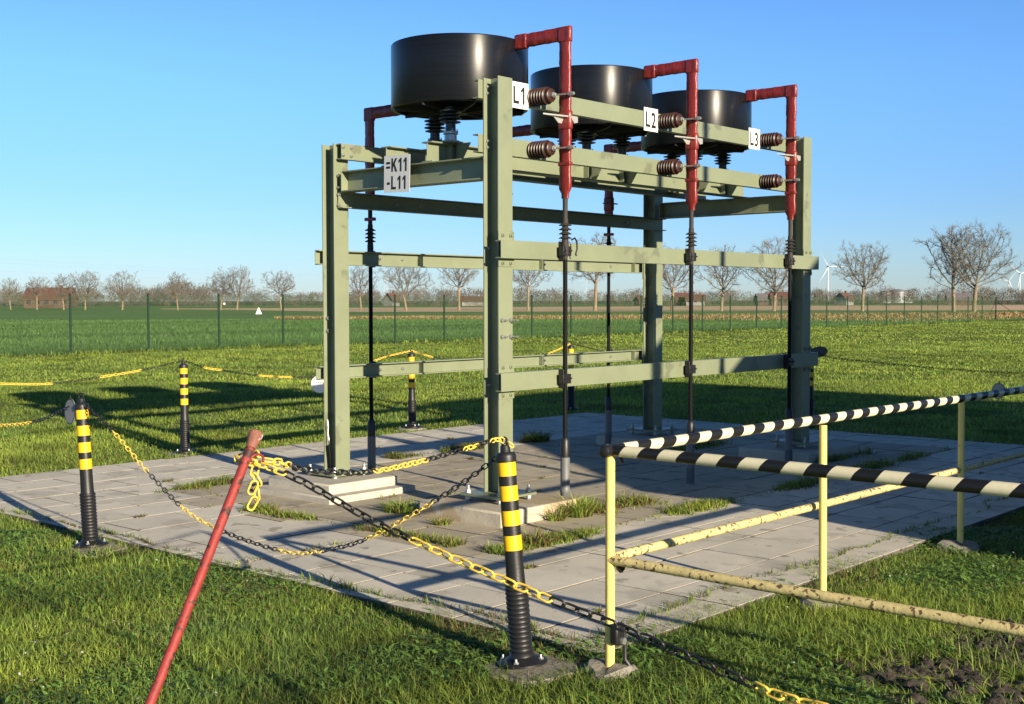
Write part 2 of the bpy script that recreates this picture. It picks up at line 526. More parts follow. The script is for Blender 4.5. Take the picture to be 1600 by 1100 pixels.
# paving: every slab a little apart, tilted and toned differently, in one sheet of slabs
PU0, PU1, PV0, PV1 = -2.5, 7.35, -2.92, 4.92
BLK = [(-0.43, 0.49, -0.42, 0.44), (-0.46, 0.305, 1.455, 2.28), (4.28, 5.45, -0.35, 0.47), (4.2, 5.15, 1.45, 2.3)]
V, F, T = [], [], []
su, sv = 0.6, 0.49
rows = int(math.ceil((PV1 - PV0) / sv))
for j in range(rows):
    v0 = PV0 + j * sv
    v1 = min(v0 + sv, PV1)
    off = 0.0 if v0 < 0.2 else (0.3 if j % 2 else 0.0)
    u0 = -2.5 - su + off - (su if off else 0)
    while u0 < PU1:
        a, b = max(u0, PU0), min(u0 + su, PU1)
        u0 += su
        if b - a < 0.08: continue
        g = 0.004 + rnd.random() * 0.004
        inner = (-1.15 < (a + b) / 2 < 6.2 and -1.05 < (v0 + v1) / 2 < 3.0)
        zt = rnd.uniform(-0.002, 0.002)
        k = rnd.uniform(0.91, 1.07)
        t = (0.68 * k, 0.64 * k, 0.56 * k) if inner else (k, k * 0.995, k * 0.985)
        n = len(V)
        e = 0.003
        dz = [rnd.uniform(-0.0014, 0.0014) for _ in range(4)]
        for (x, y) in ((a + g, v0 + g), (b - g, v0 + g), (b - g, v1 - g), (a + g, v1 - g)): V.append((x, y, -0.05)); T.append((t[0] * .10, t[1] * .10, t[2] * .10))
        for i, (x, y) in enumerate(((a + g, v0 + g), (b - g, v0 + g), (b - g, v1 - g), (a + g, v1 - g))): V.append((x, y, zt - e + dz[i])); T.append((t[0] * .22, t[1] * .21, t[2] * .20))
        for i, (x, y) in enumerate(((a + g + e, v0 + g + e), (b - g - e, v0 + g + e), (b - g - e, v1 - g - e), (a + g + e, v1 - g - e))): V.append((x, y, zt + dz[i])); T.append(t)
        for q in ((0, 1), (1, 2), (2, 3), (3, 0)):
            F.append((n + q[0], n + q[1], n + 4 + q[1], n + 4 + q[0]))
            F.append((n + 4 + q[0], n + 4 + q[1], n + 8 + q[1], n + 8 + q[0]))
        F.append((n + 8, n + 9, n + 10, n + 11))
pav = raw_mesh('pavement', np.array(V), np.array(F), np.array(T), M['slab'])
pav.data.shade_flat()
tag(pav, 'grey concrete slab paving under the steel frame', 'paving', kind='structure')
jt = mat('joint_soil', (0.075, 0.062, 0.042), 0.95, var=0.3, scale=12)
sheet('pavement_bed', [(PU0, PV0), (PU1, PV0), (PU1, PV1), (PU0, PV1)], -0.012, jt, 'dark soil filling the joints of the paving')

# ------------------------------------------------------------------ steel frame
LU, LV, S = 4.72, 1.8787, 0.16
ZB = 0.175
frame = thing('reactor_stand', 'tall sage green bolted steel frame carrying three black drums', 'steel frame')
def column(u, v, h):
    c = MB().extrude(I_prof(S, S), (u, v, ZB), (1, 0, 0), (0, 1, 0), (0, 0, 1), h - ZB).build('column', M['steel'], frame, bevel=0.002)
    MB().box(u - .21, u + .21, v - .21, v + .21, ZB - 0.022, ZB).build('base_plate', M['steel'], c, bevel=0.002)
    for (du, dv) in ((-.165, -.165), (.165, -.165), (.165, .165), (-.165, .165)):
        p = (u + du, v + dv, 0)
        b = MB()
        b.lathe([(0.013, 0.09), (0.013, ZB + .055)], p, (0, 0, 1), 8)
        b.lathe([(0.024, ZB), (0.024, ZB + .022)], p, (0, 0, 1), 6)
        b.lathe([(0.032, ZB - .028), (0.032, ZB - .022)], p, (0, 0, 1), 12)
        b.lathe([(0.024, ZB - .05), (0.024, ZB - .028)], p, (0, 0, 1), 6)
        b.lathe([(0.030, 0.10), (0.012, 0.125)], p, (0, 0, 1), 10)
        b.build('anchor_bolt', M['galv'], c)
    MB().lathe([(0.05, .1), (0.05, .112)], (u + .02, v - .03, 0), (0, 0, 1), 14).build('shim', M['galv'], c)
    return c
colB = column(0, 0, 3.345)
colA = column(-0.01, LV + 0.012, 2.995)
colD = column(LU, 0, 3.345)
colC = column(LU, LV, 2.995)
U0, U1 = -0.127, LU + 0.127
def rail(v, z0, z1, inward, u0=U0, u1=U1):
    """channel along u; web face at v, flanges pointing to v + inward*0.06"""
    return MB().extrude(U_prof(0.06, z1 - z0), (u0, v, z0), (0, inward, 0), (0, 0, 1), (1, 0, 0), u1 - u0).build('rail', M['steel'], frame, bevel=0.0015)
rail(0.082, 3.19, 3.332, 1)
rail(0.082, 2.782, 2.92, 1)
rail(-0.148, 1.970, 2.1065, 1)
rail(-0.148, 0.961, 1.101, 1)
rail(LV + 0.15, 1.9625, 2.0905, -1)
rail(LV + 0.15, 0.962, 1.083, -1)
rail(LV - 0.082, 2.445, 2.582, -1, -0.06, LU + 0.06)
rail(LV - 0.145, 2.858, 2.992, 1, -0.07, LU + 0.07)
# mounting plates with bolts on the front flanges, stiffeners in the rear rails
for (u, z0, z1) in ((0, 1.970, 2.1065), (0, 0.961, 1.101), (LU, 1.970, 2.1065), (LU, 0.961, 1.101)):
    p = MB().box(u - .088, u + .088, -0.0875, -0.0815, z0 - 0.062, z1 + 0.070)
    for du in (-.045, .045):
        for z in (z0 - .035, z1 + .040):
            p.bolt((u + du, -0.0875, z), (0, -1, 0), 0.013, 0.010)
    p.build('mounting_plate', M['steel'], frame, bevel=0.001)
for (u, z0, z1) in ((0, 1.9625, 2.0905), (0, 0.962, 1.083), (LU, 1.9625, 2.0905), (LU, 0.962, 1.083)):
    p = MB().box(u - .088, u + .088, LV + 0.0815, LV + 0.0875, z0 - 0.07, z1 + 0.07)
    p.build('mounting_plate', M['steel'], frame)
for u in (1.12, 2.87, 4.50):
    for (z0, z1) in ((1.9625, 2.0905), (0.962, 1.083)):
        MB().box(u - .005, u + .005, LV + .092, LV + .142, z0 + .011, z1 - .011).build('stiffener', M['steel'], frame)
def frame_bolt(p, ax, r, h):
    MB().bolt(p, ax, r, h).build('bolt', M['galv'], frame)
for z in (3.28, 3.23, 2.87, 2.82, 2.05, 1.0):
    for u in (0, LU):
        for du in (-.045, .045):
            frame_bolt((u + du, 0.066, z), (0, -1, 0), 0.012, 0.009)
for z in (2.47, 2.56, 2.89, 2.96, 2.62, 2.72):
    for du in (-.045, .045):
        frame_bolt((du - .01, LV - .084 if z < 2.8 else LV - .147, z), (0, -1, 0), 0.012, 0.010)
for u in (.62, .9, 2.4, 2.95, 4.1):
    for z in (2.51, 2.03, 1.02):
        frame_bolt((u, LV - .084 if z > 2.3 else LV + .142, z), (0, -1, 0), 0.012, 0.009)
# two long studs on the front column
for z in (1.50, 1.375):
    for du in (-.05, .05):
        st = MB()
        st.tube([(du, -0.10 if du < 0 else -0.16, z), (du, -.06, z)], 0.008, 8)
        st.lathe([(0.016, 0), (0.016, 0.014)], (du, -0.097, z), (0, 1, 0), 6)
        st.build('stud', M['galv'], frame)
    MB().tube([(-.05, -.098, z), (.0, -.099, z)], 0.008, 8).build('stud', M['galv'], frame)
for z in (1.50, 1.39):
    for u, v in ((-.01, LV), (LU, LV)):
        for du in (-.05, .05):
            st = MB()
            st.tube([(u + du, v + .05, z), (u + du, v + .13, z)], 0.008, 8)
            st.lathe([(0.016, 0), (0.016, 0.014)], (u + du, v + .05, z), (0, 1, 0), 6)
            st.build('stud', M['galv'], frame)
# cross beams along v, and the two beams along u that carry the drums
for u in (0, LU):
    MB().extrude(I_prof(0.14, 0.175, 0.007, 0.011), (u, 0.082, 2.668), (1, 0, 0), (0, 0, 1), (0, 1, 0), LV - 0.23).build('cross_beam', M['steel'], frame, bevel=0.002)
    MB().box(u - .075, u + .075, LV - .147, LV - .139, 2.585, 2.75).build('end_plate', M['steel'], frame)
for v in (0.72, 1.20):
    MB().extrude(I_prof(0.12, 0.165, 0.007, 0.011), (-0.05, v, 2.840), (0, 1, 0), (0, 0, 1), (1, 0, 0), LU + 0.10).build('support_beam', M['steel'], frame, bevel=0.002)
for k in range(3):
    for du, v in ((-.28, .72), (.264, .72), (.019, 1.2)):
        u = .502 + 1.79 * k + du
        MB().box(u - .05, u - .043, v - .058, v - .004, 2.769, 2.911).build('gusset', M['steel'], frame)
        MB().box(u + .043, u + .05, v - .058, v - .004, 2.769, 2.911).build('gusset', M['steel'], frame)
for k in range(3):
    for du, v in ((-.28, .72), (.264, .72), (.019, 1.2)):
        u = .502 + 1.79 * k + du
        MB().box(u - .13, u + .13, v - .11, v + .11, 2.9235, 2.938).build('top_plate', M['steel'], frame, bevel=0.0015)
    for du in (-.28, .264):      # sloping outriggers under the plates
        u = .502 + 1.79 * k + du
        MB().extrude([(0, 0), (.05, 0), (.16, .16), (0, .16)], (u - .004, .655, 2.762), (0, -1, 0), (0, 0, 1), (1, 0, 0), .008).build('gusset', M['steel'], frame)
# frayed earthing strap beside the left column
MB().tube([(-.085, 1.925, .62), (-.088, 1.915, .56), (-.083, 1.925, .50), (-.088, 1.905, .44), (-.083, 1.915, .40)], [.004, .008, .006, .007, .004], 8).build('earth_strap', M['galv'], frame)
MB().tube([(-.083, 1.915, .40), (-.07, 1.91, .28), (-.06, 1.90, .10)], .012, 8).build('earth_cable', M['cable'], frame)

# ------------------------------------------------------------------ concrete footings
def footing(rect, h, m, label, step=False):
    u0, u1, v0, v1 = rect
    t = thing('concrete_footing', label, 'footing', ((u0 + u1) / 2, (v0 + v1) / 2, 0), 0, 'footings under the steel frame')
    a, b = (u1 - u0) / 2, (v1 - v0) / 2
    MB().box(-a, a, -b, b, -.02, h).build('block', m, t, bevel=0.014)
    if step:
        MB().box(-a - .11, a + .09, -b - .13, b + .05, -.02, .055).build('step', m, t, bevel=0.012)
footing(BLK[0], .112, M['concrete'], 'ochre stained concrete footing under the front column', False)
footing(BLK[1], .135, M['concrete2'], 'pale stepped concrete footing under the leftmost column', True)
footing(BLK[2], .105, M['concrete2'], 'shaded concrete footing under the rightmost column')
footing(BLK[3], .105, M['concrete2'], 'shaded concrete footing under the rear column')

# ------------------------------------------------------------------ reactors
DR, DZ0, DZ1 = .575, 3.245, 3.773
def make_reactor():
    t = thing('air_core_reactor', 'x', 'reactor', (.502, .884, 0), 0, 'black reactor drums in a row on the frame')
    n = 96
    MB().lathe([(DR - .035, DZ0), (DR - .006, DZ0), (DR, DZ0 + .006), (DR, DZ1 - .012), (DR - .004, DZ1 - .003), (DR - .012, DZ1), (DR - .03, DZ1), (DR - .035, DZ1 - .01), (DR - .035, DZ0)], n=n, caps=False).build('shell', M['drum'], t, ang=50)
    MB().lathe([(.30, DZ0 + .03), (DR - .05, DZ0 + .03), (DR - .05, DZ1 - .03), (.30, DZ1 - .03), (.30, DZ0 + .03)], n=64, caps=False).build('winding', M['drum_in'], t, ang=50)
    s, s2 = MB(), MB()
    for k in range(8):
        a = 2 * math.pi * k / 8 + .2
        d = Vector((math.cos(a), math.sin(a), 0)); q = Vector((-d.y, d.x, 0))
        s.extrude([(-.006, 0), (.006, 0), (.006, .05), (-.006, .05)], Vector((0, 0, DZ0 - .024)), q, (0, 0, 1), d, DR - .02)
        s2.extrude([(-.006, 0), (.006, 0), (.006, .05), (-.006, .05)], Vector((0, 0, DZ1 - .045)), q, (0, 0, 1), d, DR - .04)
    s.lathe([(.07, DZ0 - .03), (.07, DZ0 + .03)], n=20)
    s.build('spider_arms', M['arm'], t)
    s2.build('spider_arms', M['arm'], t)
    for i, (du, dv) in enumerate(((-.28, -.164), (.264, -.164), (.019, .316))):
        z = 2.939
        f = MB().lathe([(.075, z), (.075, z + .012), (.052, z + .016), (.05, z + .06), (.062, z + .066), (.062, z + .085), (.043, z + .09)], (du, dv, 0), n=20)
        for k in range(6):
            a = k * math.pi / 3
            f.bolt((du + .055 * math.cos(a), dv + .055 * math.sin(a), z + .085), (0, 0, 1), .007, .007)
        pr = [(.043, z + .09), (.041, z + .15)]
        zz = z + .15
        for k in range(4):
            R_ = .092 if k % 2 else .084
            pr += [(.042, zz), (R_, zz + .010), (R_, zz + .016), (.044, zz + .026)]
            zz += .029
        pr += [(.048, zz), (.048, DZ0 - .022)]
        ins = MB().lathe(pr, (du, dv, 0), n=28).build('insulator', M['insul'], t, ang=30)
        f.build('insulator_base', M['galv' if i == 0 else 'insul'], ins)
    return t
reactor = make_reactor()
for k, lb in enumerate(('black reactor drum nearest the viewer above the L1 sign', 'black reactor drum in the middle behind the L2 sign', 'black reactor drum at the far end behind the L3 sign')):
    o = reactor if k == 0 else copy_tree(reactor)
    o.location = (.502 + 1.79 * k, .884, 0)
    o['label'] = lb

# ------------------------------------------------------------------ busbars, cables
BU = (.57, 2.36, 4.145)
def make_busbar(front):
    t = thing('busbar', 'x', 'busbar', (0, 0, 0), 0, 'red wrapped busbars of the drums')
    th = .034
    if front:
        z0, z1, va, vb = 3.69, 3.795, .318, -.2575
        o = [(va, z0), (va, z1), (vb, z1), (vb, 2.50), (vb + .03, 2.455), (vb + .085, 2.455), (vb + .115, 2.50), (vb + .115, z0)]
        c = vb + .0575
    else:
        z0, z1, va, vb = 3.30, 3.405, 1.43, 2.178
        o = [(va, z0), (va, z1), (vb, z1), (vb, 2.56), (vb - .03, 2.50), (vb - .085, 2.50), (vb - .115, 2.56), (vb - .115, z0)]
        c = vb - .0575
    zc = (z0 + z1) / 2
    pts = []
    n1, n2 = 14, 34
    zb_ = 2.455 if front else 2.50
    for k in range(n1): pts.append((va + (c - va) * k / n1, zc, 0))
    pts.append((c, zc, 1))
    for k in range(1, n2 + 1): pts.append((c, zc + (zb_ - zc) * k / n2, 2))
    m = MB()
    vs, fs = [], []
    sgn = 1 if c > va else -1
    for q, (y, z, kind) in enumerate(pts):
        if kind == 0: ny, nz = 0, 1
        elif kind == 1: ny, nz = sgn * 1.0, 1.0
        else: ny, nz = sgn, 0
        hw = .0535 + rnd.uniform(-.0028, .0028)
        tt = th / 2 + rnd.uniform(-.002, .003)
        if kind == 2 and z < zb_ + .05: hw *= .62; tt *= .9
        cr = .008
        for (a, b) in ((-1, -1), (1, -1), (1, 1), (-1, 1)):
            for (da, db) in (((0, 1), (1, 0)) if a * b > 0 else ((1, 0), (0, 1))):
                w_ = a * (hw - da * cr)
                t_ = b * (tt - db * cr)
                vs.append((t_, y + ny * w_, z + nz * w_))
    for q in range(len(pts) - 1):
        for k in range(8):
            fs.append((q * 8 + k, q * 8 + (k + 1) % 8, (q + 1) * 8 + (k + 1) % 8, (q + 1) * 8 + k))
    fs += [list(range(8)), [(len(pts) - 1) * 8 + k for k in range(8)]]
    bar = m.add(vs, fs).build('bar', M['red'], t, ang=50)
    _b = bmesh.new(); _b.from_mesh(bar.data); bmesh.ops.recalc_face_normals(_b, faces=_b.faces); _b.to_mesh(bar.data); _b.free()
    sg = -1 if front else 1
    w = MB()
    w.box(-th / 2 - .008, th / 2 + .008, min(va, va + sg * .13), max(va, va + sg * .13), z0 - .010, z1 + .006)
    w.build('tape_joint', M['red'], t, bevel=.014)
    w = MB().box(-th / 2 - .004, th / 2 + .006, c - .062, c + .066 , z1 - .125, z1 + .004)
    w.build('corner_wrap', M['red'], t, bevel=.016)
    zb = 3.07 if front else 2.74
    w = MB().box(-th / 2 - .010, th / 2 + .010, c - .066, c + .062, zb - .085, zb + .075)
    w.build('clamp_wrap', M['red'], t, bevel=.022)
    MB().box(-th / 2 - .004, th / 2 + .004, c - .060, c + .060, zb - .36, zb - .33).build('tape_end', M['red'], t, bevel=.006)
    if front:
        b = MB().extrude([(-.27, .0), (.03, -.062), (.075, -.062), (.075, .045), (.03, .045)], (0, c, zb + .014), (1, 0, 0), (0, 1, 0), (0, 0, 1), .013)
        b.extrude([(-.02, 0), (.075, 0), (.075, -.045), (.03, -.055)], (0, c - .062, zb + .024), (1, 0, 0), (0, 0, 1), (0, -1, 0), .006)
        b.extrude([(-.16, 0), (-.02, 0), (-.05, -.052), (-.09, -.052)], (0, c + .0, zb + .018), (1, 0, 0), (0, 0, 1), (0, -1, 0), .006)
        b.build('bracket', M['alu'], t, bevel=.001)
    else:
        MB().extrude([(-.05, -.05), (.16, -.01), (.16, .01), (-.05, .05)], (0, c, zb), (1, 0, 0), (0, 1, 0), (0, 0, 1), .012).build('bracket', M['arm'], t)
    return t
fb, bb = make_busbar(True), make_busbar(False)
fl = ('red wrapped busbar from the near drum down past the L1 sign', 'red wrapped busbar from the middle drum beside the L2 sign', 'red wrapped busbar from the far drum beside the L3 sign')
bl = ('dark red busbar leaving the near drum on its left side', 'dark red busbar leaving the middle drum half hidden by the front column', 'dark red busbar leaving the far drum towards the back')
for k in range(3):
    o = fb if k == 0 else copy_tree(fb); o.location = (BU[k], 0, 0); o['label'] = fl[k]
    o = bb if k == 0 else copy_tree(bb); o.location = ((.60, 2.40, 4.20)[k], 0, 0); o['label'] = bl[k]

def make_support_insulator():
    t = thing('support_insulator', 'x', 'insulator', (0, 0, 0), 0, 'ribbed brown insulators on the upper rails')
    pr = [(.05, 0), (.052, .008)]
    y = .010
    for k in range(6):
        pr += [(.052, y), (.068, y + .006), (.070, y + .012), (.052, y + .022)]
        y += .0285
    pr += [(.050, y), (.055, y + .003), (.055, y + .022), (.048, y + .028)]
    MB().lathe(pr, (0, .080, 0), (0, -1, 0), 28).build('body', M['porcelain'], t, ang=45)
    e = .080 - y - .028
    b = MB().lathe([(.022, 0), (.022, .02), (.014, .02), (.014, .035)], (0, e, 0), (0, -1, 0), 6)
    b.tube([(0.004, e - .02, 0), (.034, e - .10, 0), (.046, -.285, 0)], .007, 8)
    b.lathe([(.018, 0), (.018, .018)], (.044, -.262, 0), (0, -1, 0), 6)
    b.lathe([(.020, 0), (.012, .03)], (.046, -.284, 0), (0, -1, 0), 8)
    b.build('clamp_rod', M['galv'], t)
    return t
si = make_support_insulator()
n = 0
for k in range(3):
    for z, w in ((3.262, 'upper'), (2.846, 'lower')):
        o = si if n == 0 else copy_tree(si)
        n += 1
        o.location = (BU[k] - .078, 0, z)
        o['label'] = ('ribbed brown insulator on the %s rail beside the busbar of the L%d sign' % ('top' if w == 'upper' else 'second', k + 1))

def make_cable(front):
    t = thing('power_cable', 'x', 'cable', (0, 0, 0), 0, 'black cables hanging to the ground')
    zt = 2.46 if front else 2.51
    MB().lathe([(.022, zt), (.020, zt - .05), (.020, zt - .16), (.024, zt - .17)]).build('lug', M['silicone'], t)
    pr = [(.024, zt - .17)]
    z = zt - .20
    for k in range(4):
        pr += [(.024, z), (.052, z - .016), (.050, z - .020), (.026, z - .020)]
        z -= .034
    pr += [(.026, z), (.029, z - .03), (.028, z - .10), (.020, z - .13), (.019, z - .15)]
    MB().lathe(pr, n=20).build('termination', M['silicone'], t, ang=30)
    zc = z - .15
    MB().tube([(0, 0, zc), (.002, .001, 1.5), (-.002, 0, .9), (.001, 0, .50)], .0185, 14).build('sheath', M['cable'], t)
    MB().lathe([(.022, .56), (.036, .535), (.036, .40), (.034, .39)]).build('sleeve', M['rubber'], t)
    MB().lathe([(.038, .405), (.038, .16), (.040, .155), (.040, .125), (.038, .12), (.038, -.02)]).build('conduit', M['conduit'], t)
    for z in ((2.04, 1.03) if front else (2.03, 1.02)):
        yb, sg = (.052, 1) if front else (-.045, -1)
        c = MB().box(-.05, .05, -.022 * 1, .026, z - .038, z + .038)
        c.box(-.022, .022, min(0, yb), max(0, yb), z - .075, z + .075)
        c.bolt((-.036, -.022, z + .004), (0, -1, 0), .009, .007)
        c.bolt((.036, -.022, z + .004), (0, -1, 0), .009, .007)
        c.build('clamp', M['rubber'], t, bevel=.004)
    return t
fc, bc = make_cable(True), make_cable(False)
cl = ('black cable under the red busbar of the L1 sign, front side', 'black cable under the red busbar of the L2 sign, front side', 'black cable under the red busbar of the L3 sign, front side')
dl = ('black cable behind the frame nearest the leftmost column', 'black cable behind the frame hidden behind the front column', 'black cable behind the frame just left of the rear column')
for k in range(3):
    o = fc if k == 0 else copy_tree(fc); o.location = (BU[k], -.20, 0); o['label'] = cl[k]
    o = bc if k == 0 else copy_tree(bc); o.location = ((.60, 2.40, 4.20)[k], 2.12, 0); o['label'] = dl[k]
tag(MB().tube([(.62, -.225, 2.13), (.66, -.225, 2.145), (.685, -.225, 2.12), (.69, -.225, 2.06), (.672, -.225, 2.02), (.68, -.225, 2.005)], .007, 8).build('wire_hook', M['rubber'], None), 'small black wire hook beside the first front cable clamp', 'hook')

# ------------------------------------------------------------------ signs on the frame
def sign(name, lines, w, h, center, xd, zd, label, pm, size, sx, tilt=0.0, gap=0.0):
    t = thing(name, label, 'sign', center, 0, None)
    xd = Vector(xd); zn = xd.cross(Vector((0, 0, 1)))
    mtx = Matrix((xd, Vector((0, 0, 1)), zn)).transposed().to_4x4()
    t.matrix_world = Matrix.Translation(center) @ mtx @ Matrix.Rotation(tilt, 4, 'Z')
    MB().box(-w / 2, w / 2, -h / 2, h / 2, -.0015, .0015).build('panel', pm, t, bevel=.0006)
    for i, (txt, y) in enumerate(lines):
        me = text_mesh(txt, size, .0006, sx)
        o = bpy.data.objects.new('lettering', me)
        COL.objects.link(o)
        o.parent = t
        o.location = (0, y, .0024)
    return t
for k in range(3):
    t = sign('phase_sign', [('L%d' % (k + 1), -.068)], .212, .205, (.336 + 1.782 * k, .074, 3.262), (1, 0, 0), 0,
             ('white plate reading L1 on the top rail beside the front column', 'white plate reading L2 in the middle of the top rail', 'white plate reading L3 on the top rail by the far drum')[k], M['white'], .190, .78)
    t['group'] = 'phase plates along the top rail'
sign('bay_sign', [('=K11', .018), ('-L11', -.125)], .305, .300, (-.096, 1.02, 2.682), (0, -1, 0), 0, 'greyish white plate reading K11 and L11 on the left beam', M['white2'], .150, .80, R(-1.5))

# ------------------------------------------------------------------ bollards
def make_bollard():
    t = thing('bollard', 'x', 'bollard', (0, 0, 0), 0, 'black bollards with yellow bands and chains')
    pr = [(.115, 0), (.115, .010), (.085, .022), (.060, .035), (.055, .05)]
    z = .055
    while z < .335:
        pr += [(.0485, z), (.0515, z + .003), (.0535, z + .010), (.0515, z + .017), (.0485, z + .020)]
        z += .0215
    pr += [(.0455, .345), (.0435, .36), (.0415, .46), (.0415, .918)]
    pr += [(.047, .922), (.0475, .945), (.046, .955), (.040, .962), (.026, .963), (.024, .966), (.022, .99), (.018, .997)]
    MB().lathe(pr, n=32).build('post', M['rubber'], t, ang=42)
    for z in (.857, .744, .631, .518):
        MB().lathe([(.0415, z), (.0424, z), (.0424, z + .068), (.0415, z + .068)], n=32).build('band', M['band'], t)
    e = MB()
    e.tube([(.021 * math.cos(a), 0, 1.010 + .021 * math.sin(a)) for a in [i * 2 * math.pi / 16 for i in range(17)]], .0055, 8, False)
    e.build('eye', M['rubber'], t)
    for k in range(4):
        a = k * math.pi / 2 + .6
        MB().bolt((.09 * math.cos(a), .09 * math.sin(a), .018), (0, 0, 1), .010, .008).build('anchor_bolt', M['galv'], t)
    return t
bol = make_bollard()
BPOS = [(-2.861, -2.742, (-.02, .088), 'banded bollard in the foreground beside the yellow railing'),
        (-2.721, 1.256, (-.012, .075), 'banded bollard at the left edge of the paving leaning a little'),
        (.685, 5.242, (.012, .035), 'banded bollard standing left of the frame at the rear edge'),
        (4.181, 5.309, (.012, .03), 'banded bollard seen between the left and front columns'),
        (7.599, 5.405, (.02, .02), 'banded bollard seen far back between front column and rear column'),
        (7.854, 1.55, (.02, .0), 'banded bollard behind the rightmost column'),
        (-2.75, 5.3, (0, .03), 'banded bollard at the rear left corner outside the view'),
        (7.85, -2.74, (0, .03), 'banded bollard at the far right corner outside the view')]
BTOP = []
for i, (u, v, lean, lb) in enumerate(BPOS):
    o = bol if i == 0 else copy_tree(bol)
    o.location = (u, v, .0)
    ax = Vector((lean[0], lean[1], 1)).normalized()
    o.rotation_euler = (Matrix(ax.to_track_quat('Z', 'Y').to_matrix()) @ Matrix.Rotation(rnd.uniform(0, 3), 3, 'Z')).to_euler()
    o['label'] = lb
    BTOP.append(Vector((u, v, 0)) + ax * 1.0)
def pad(u, v, a, b, label, z=-.008):
    p = MB()
    n = 22
    vs = []
    for k in range(n):
        t = 2 * math.pi * k / n
        c, s_ = math.cos(t), math.sin(t)
        r = (abs(c) ** 5 + abs(s_) ** 5) ** (-.2) * rnd.uniform(.93, 1.05)
        vs.append((a * r * c, b * r * s_))
    vb = [(x, y, -.03) for x, y in vs]; vt = [(x * .97, y * .97, z + rnd.uniform(-.006, .004)) for x, y in vs]
    p.add(vb + vt + [(0, 0, z + .004)], [(k, (k + 1) % n, n + (k + 1) % n, n + k) for k in range(n)] + [(n + k, n + (k + 1) % n, 2 * n) for k in range(n)])
    o = p.build('concrete_pad', M['padc'], None, ang=60, loc=(u, v, 0))
    return tag(o, label, 'concrete pad', 'rough concrete pads in the grass')
pad(-2.84, -2.80, .20, .19, 'rough concrete pad under the foreground bollard')
pad(-2.735, 1.20, .19, .20, 'concrete pad under the bollard at the left paving edge')
pad(.685, 5.25, .17, .17, 'concrete pad under the bollard left of the frame')
pad(4.18, 5.32, .17, .17, 'concrete pad under the bollard behind the frame')

# ------------------------------------------------------------------ chains
def catmull(pts, n=14):
    P = [Vector(p) for p in pts]
    P = [P[0] * 2 - P[1]] + P + [P[-1] * 2 - P[-2]]
    out = []
    for i in range(1, len(P) - 2):
        for k in range(n):
            t = k / n
            a, b, c, d = P[i - 1], P[i], P[i + 1], P[i + 2]
            out.append(.5 * ((2 * b) + (c - a) * t + (2 * a - 5 * b + 4 * c - d) * t * t + (-a + 3 * b - 3 * c + d) * t ** 3))
    out.append(P[-2])
    return out
def link(mb, c, d, nrm, L=.0525, W=.028, r=.0033, seg=6, sid=6):
    d = d.normalized(); nrm = (nrm - d * nrm.dot(d)).normalized(); s_ = d.cross(nrm)
    R_ = W / 2 - r; h = L / 2 - W / 2
    pts = []
    for e in (1, -1):
        for k in range(seg + 1):
            a = -math.pi / 2 + math.pi * k / seg
            x, y = (h + R_ * math.cos(a)) * e, R_ * math.sin(a) * e
            pts.append(c + d * x + s_ * y)
    pts.append(pts[0])
    n = len(pts) - 1
    vs, fs = [], []
    for i in range(n):
        T = (pts[(i + 1) % n] - pts[i - 1]).normalized()
        o = T.cross(nrm)
        for k in range(sid):
            a = 2 * math.pi * k / sid
            vs.append(pts[i] + (o * math.cos(a) + nrm * math.sin(a)) * r)
    for i in range(n):
        for k in range(sid):
            fs.append([i * sid + k, i * sid + (k + 1) % sid, ((i + 1) % n) * sid + (k + 1) % sid, ((i + 1) % n) * sid + k])
    mb.add(vs, fs)
def chain(label, pts, colours, seg=6, pitch=.040, extra=None):
    """colours: (fraction of length, 'y' or 'b') = colour from that fraction on"""
    path = catmull(pts)
    ln = [0.0]
    for a, b in zip(path, path[1:]): ln.append(ln[-1] + (b - a).length)
    tot = ln[-1]
    N = max(2, int(tot / pitch))
    runs = []
    j = 0
    roll = rnd.uniform(.3, .9)
    for i in range(N):
        s_ = (i + .5) * tot / N
        while j < len(ln) - 2 and ln[j + 1] < s_: j += 1
        t = (s_ - ln[j]) / max(1e-6, ln[j + 1] - ln[j])
        c = path[j].lerp(path[j + 1], t)
        d = (path[min(j + 2, len(path) - 1)] - path[max(j - 1, 0)]).normalized()
        up = Vector((0, 0, 1)) if abs(d.z) < .95 else Vector((1, 0, 0))
        x = up.cross(d).normalized(); y = d.cross(x)
        a = roll + (i % 2) * math.pi / 2 + rnd.uniform(-.16, .16)
        nr = x * math.cos(a) + y * math.sin(a)
        d2 = (d + Vector((rnd.uniform(-.05, .05), rnd.uniform(-.05, .05), rnd.uniform(-.05, .05)))).normalized()
        q = 'b'
        for (fr, cc) in colours:
            if s_ / tot >= fr: q = cc
        if not runs or runs[-1][0] != q: runs.append((q, MB()))
        link(runs[-1][1], c, d2, nr, seg=seg)
    t = thing('chain', label, 'chain', (0, 0, 0), 0, 'black and yellow plastic barrier chains')
    if extra: extra(runs[0][1], None)
    for q, m in runs:
        m.build('yellow_links' if q == 'y' else 'black_links', M['ychain'] if q == 'y' else M['bchain'], t, ang=80)
    return t
STK = Vector((-4.738, -3.237, 1.155))
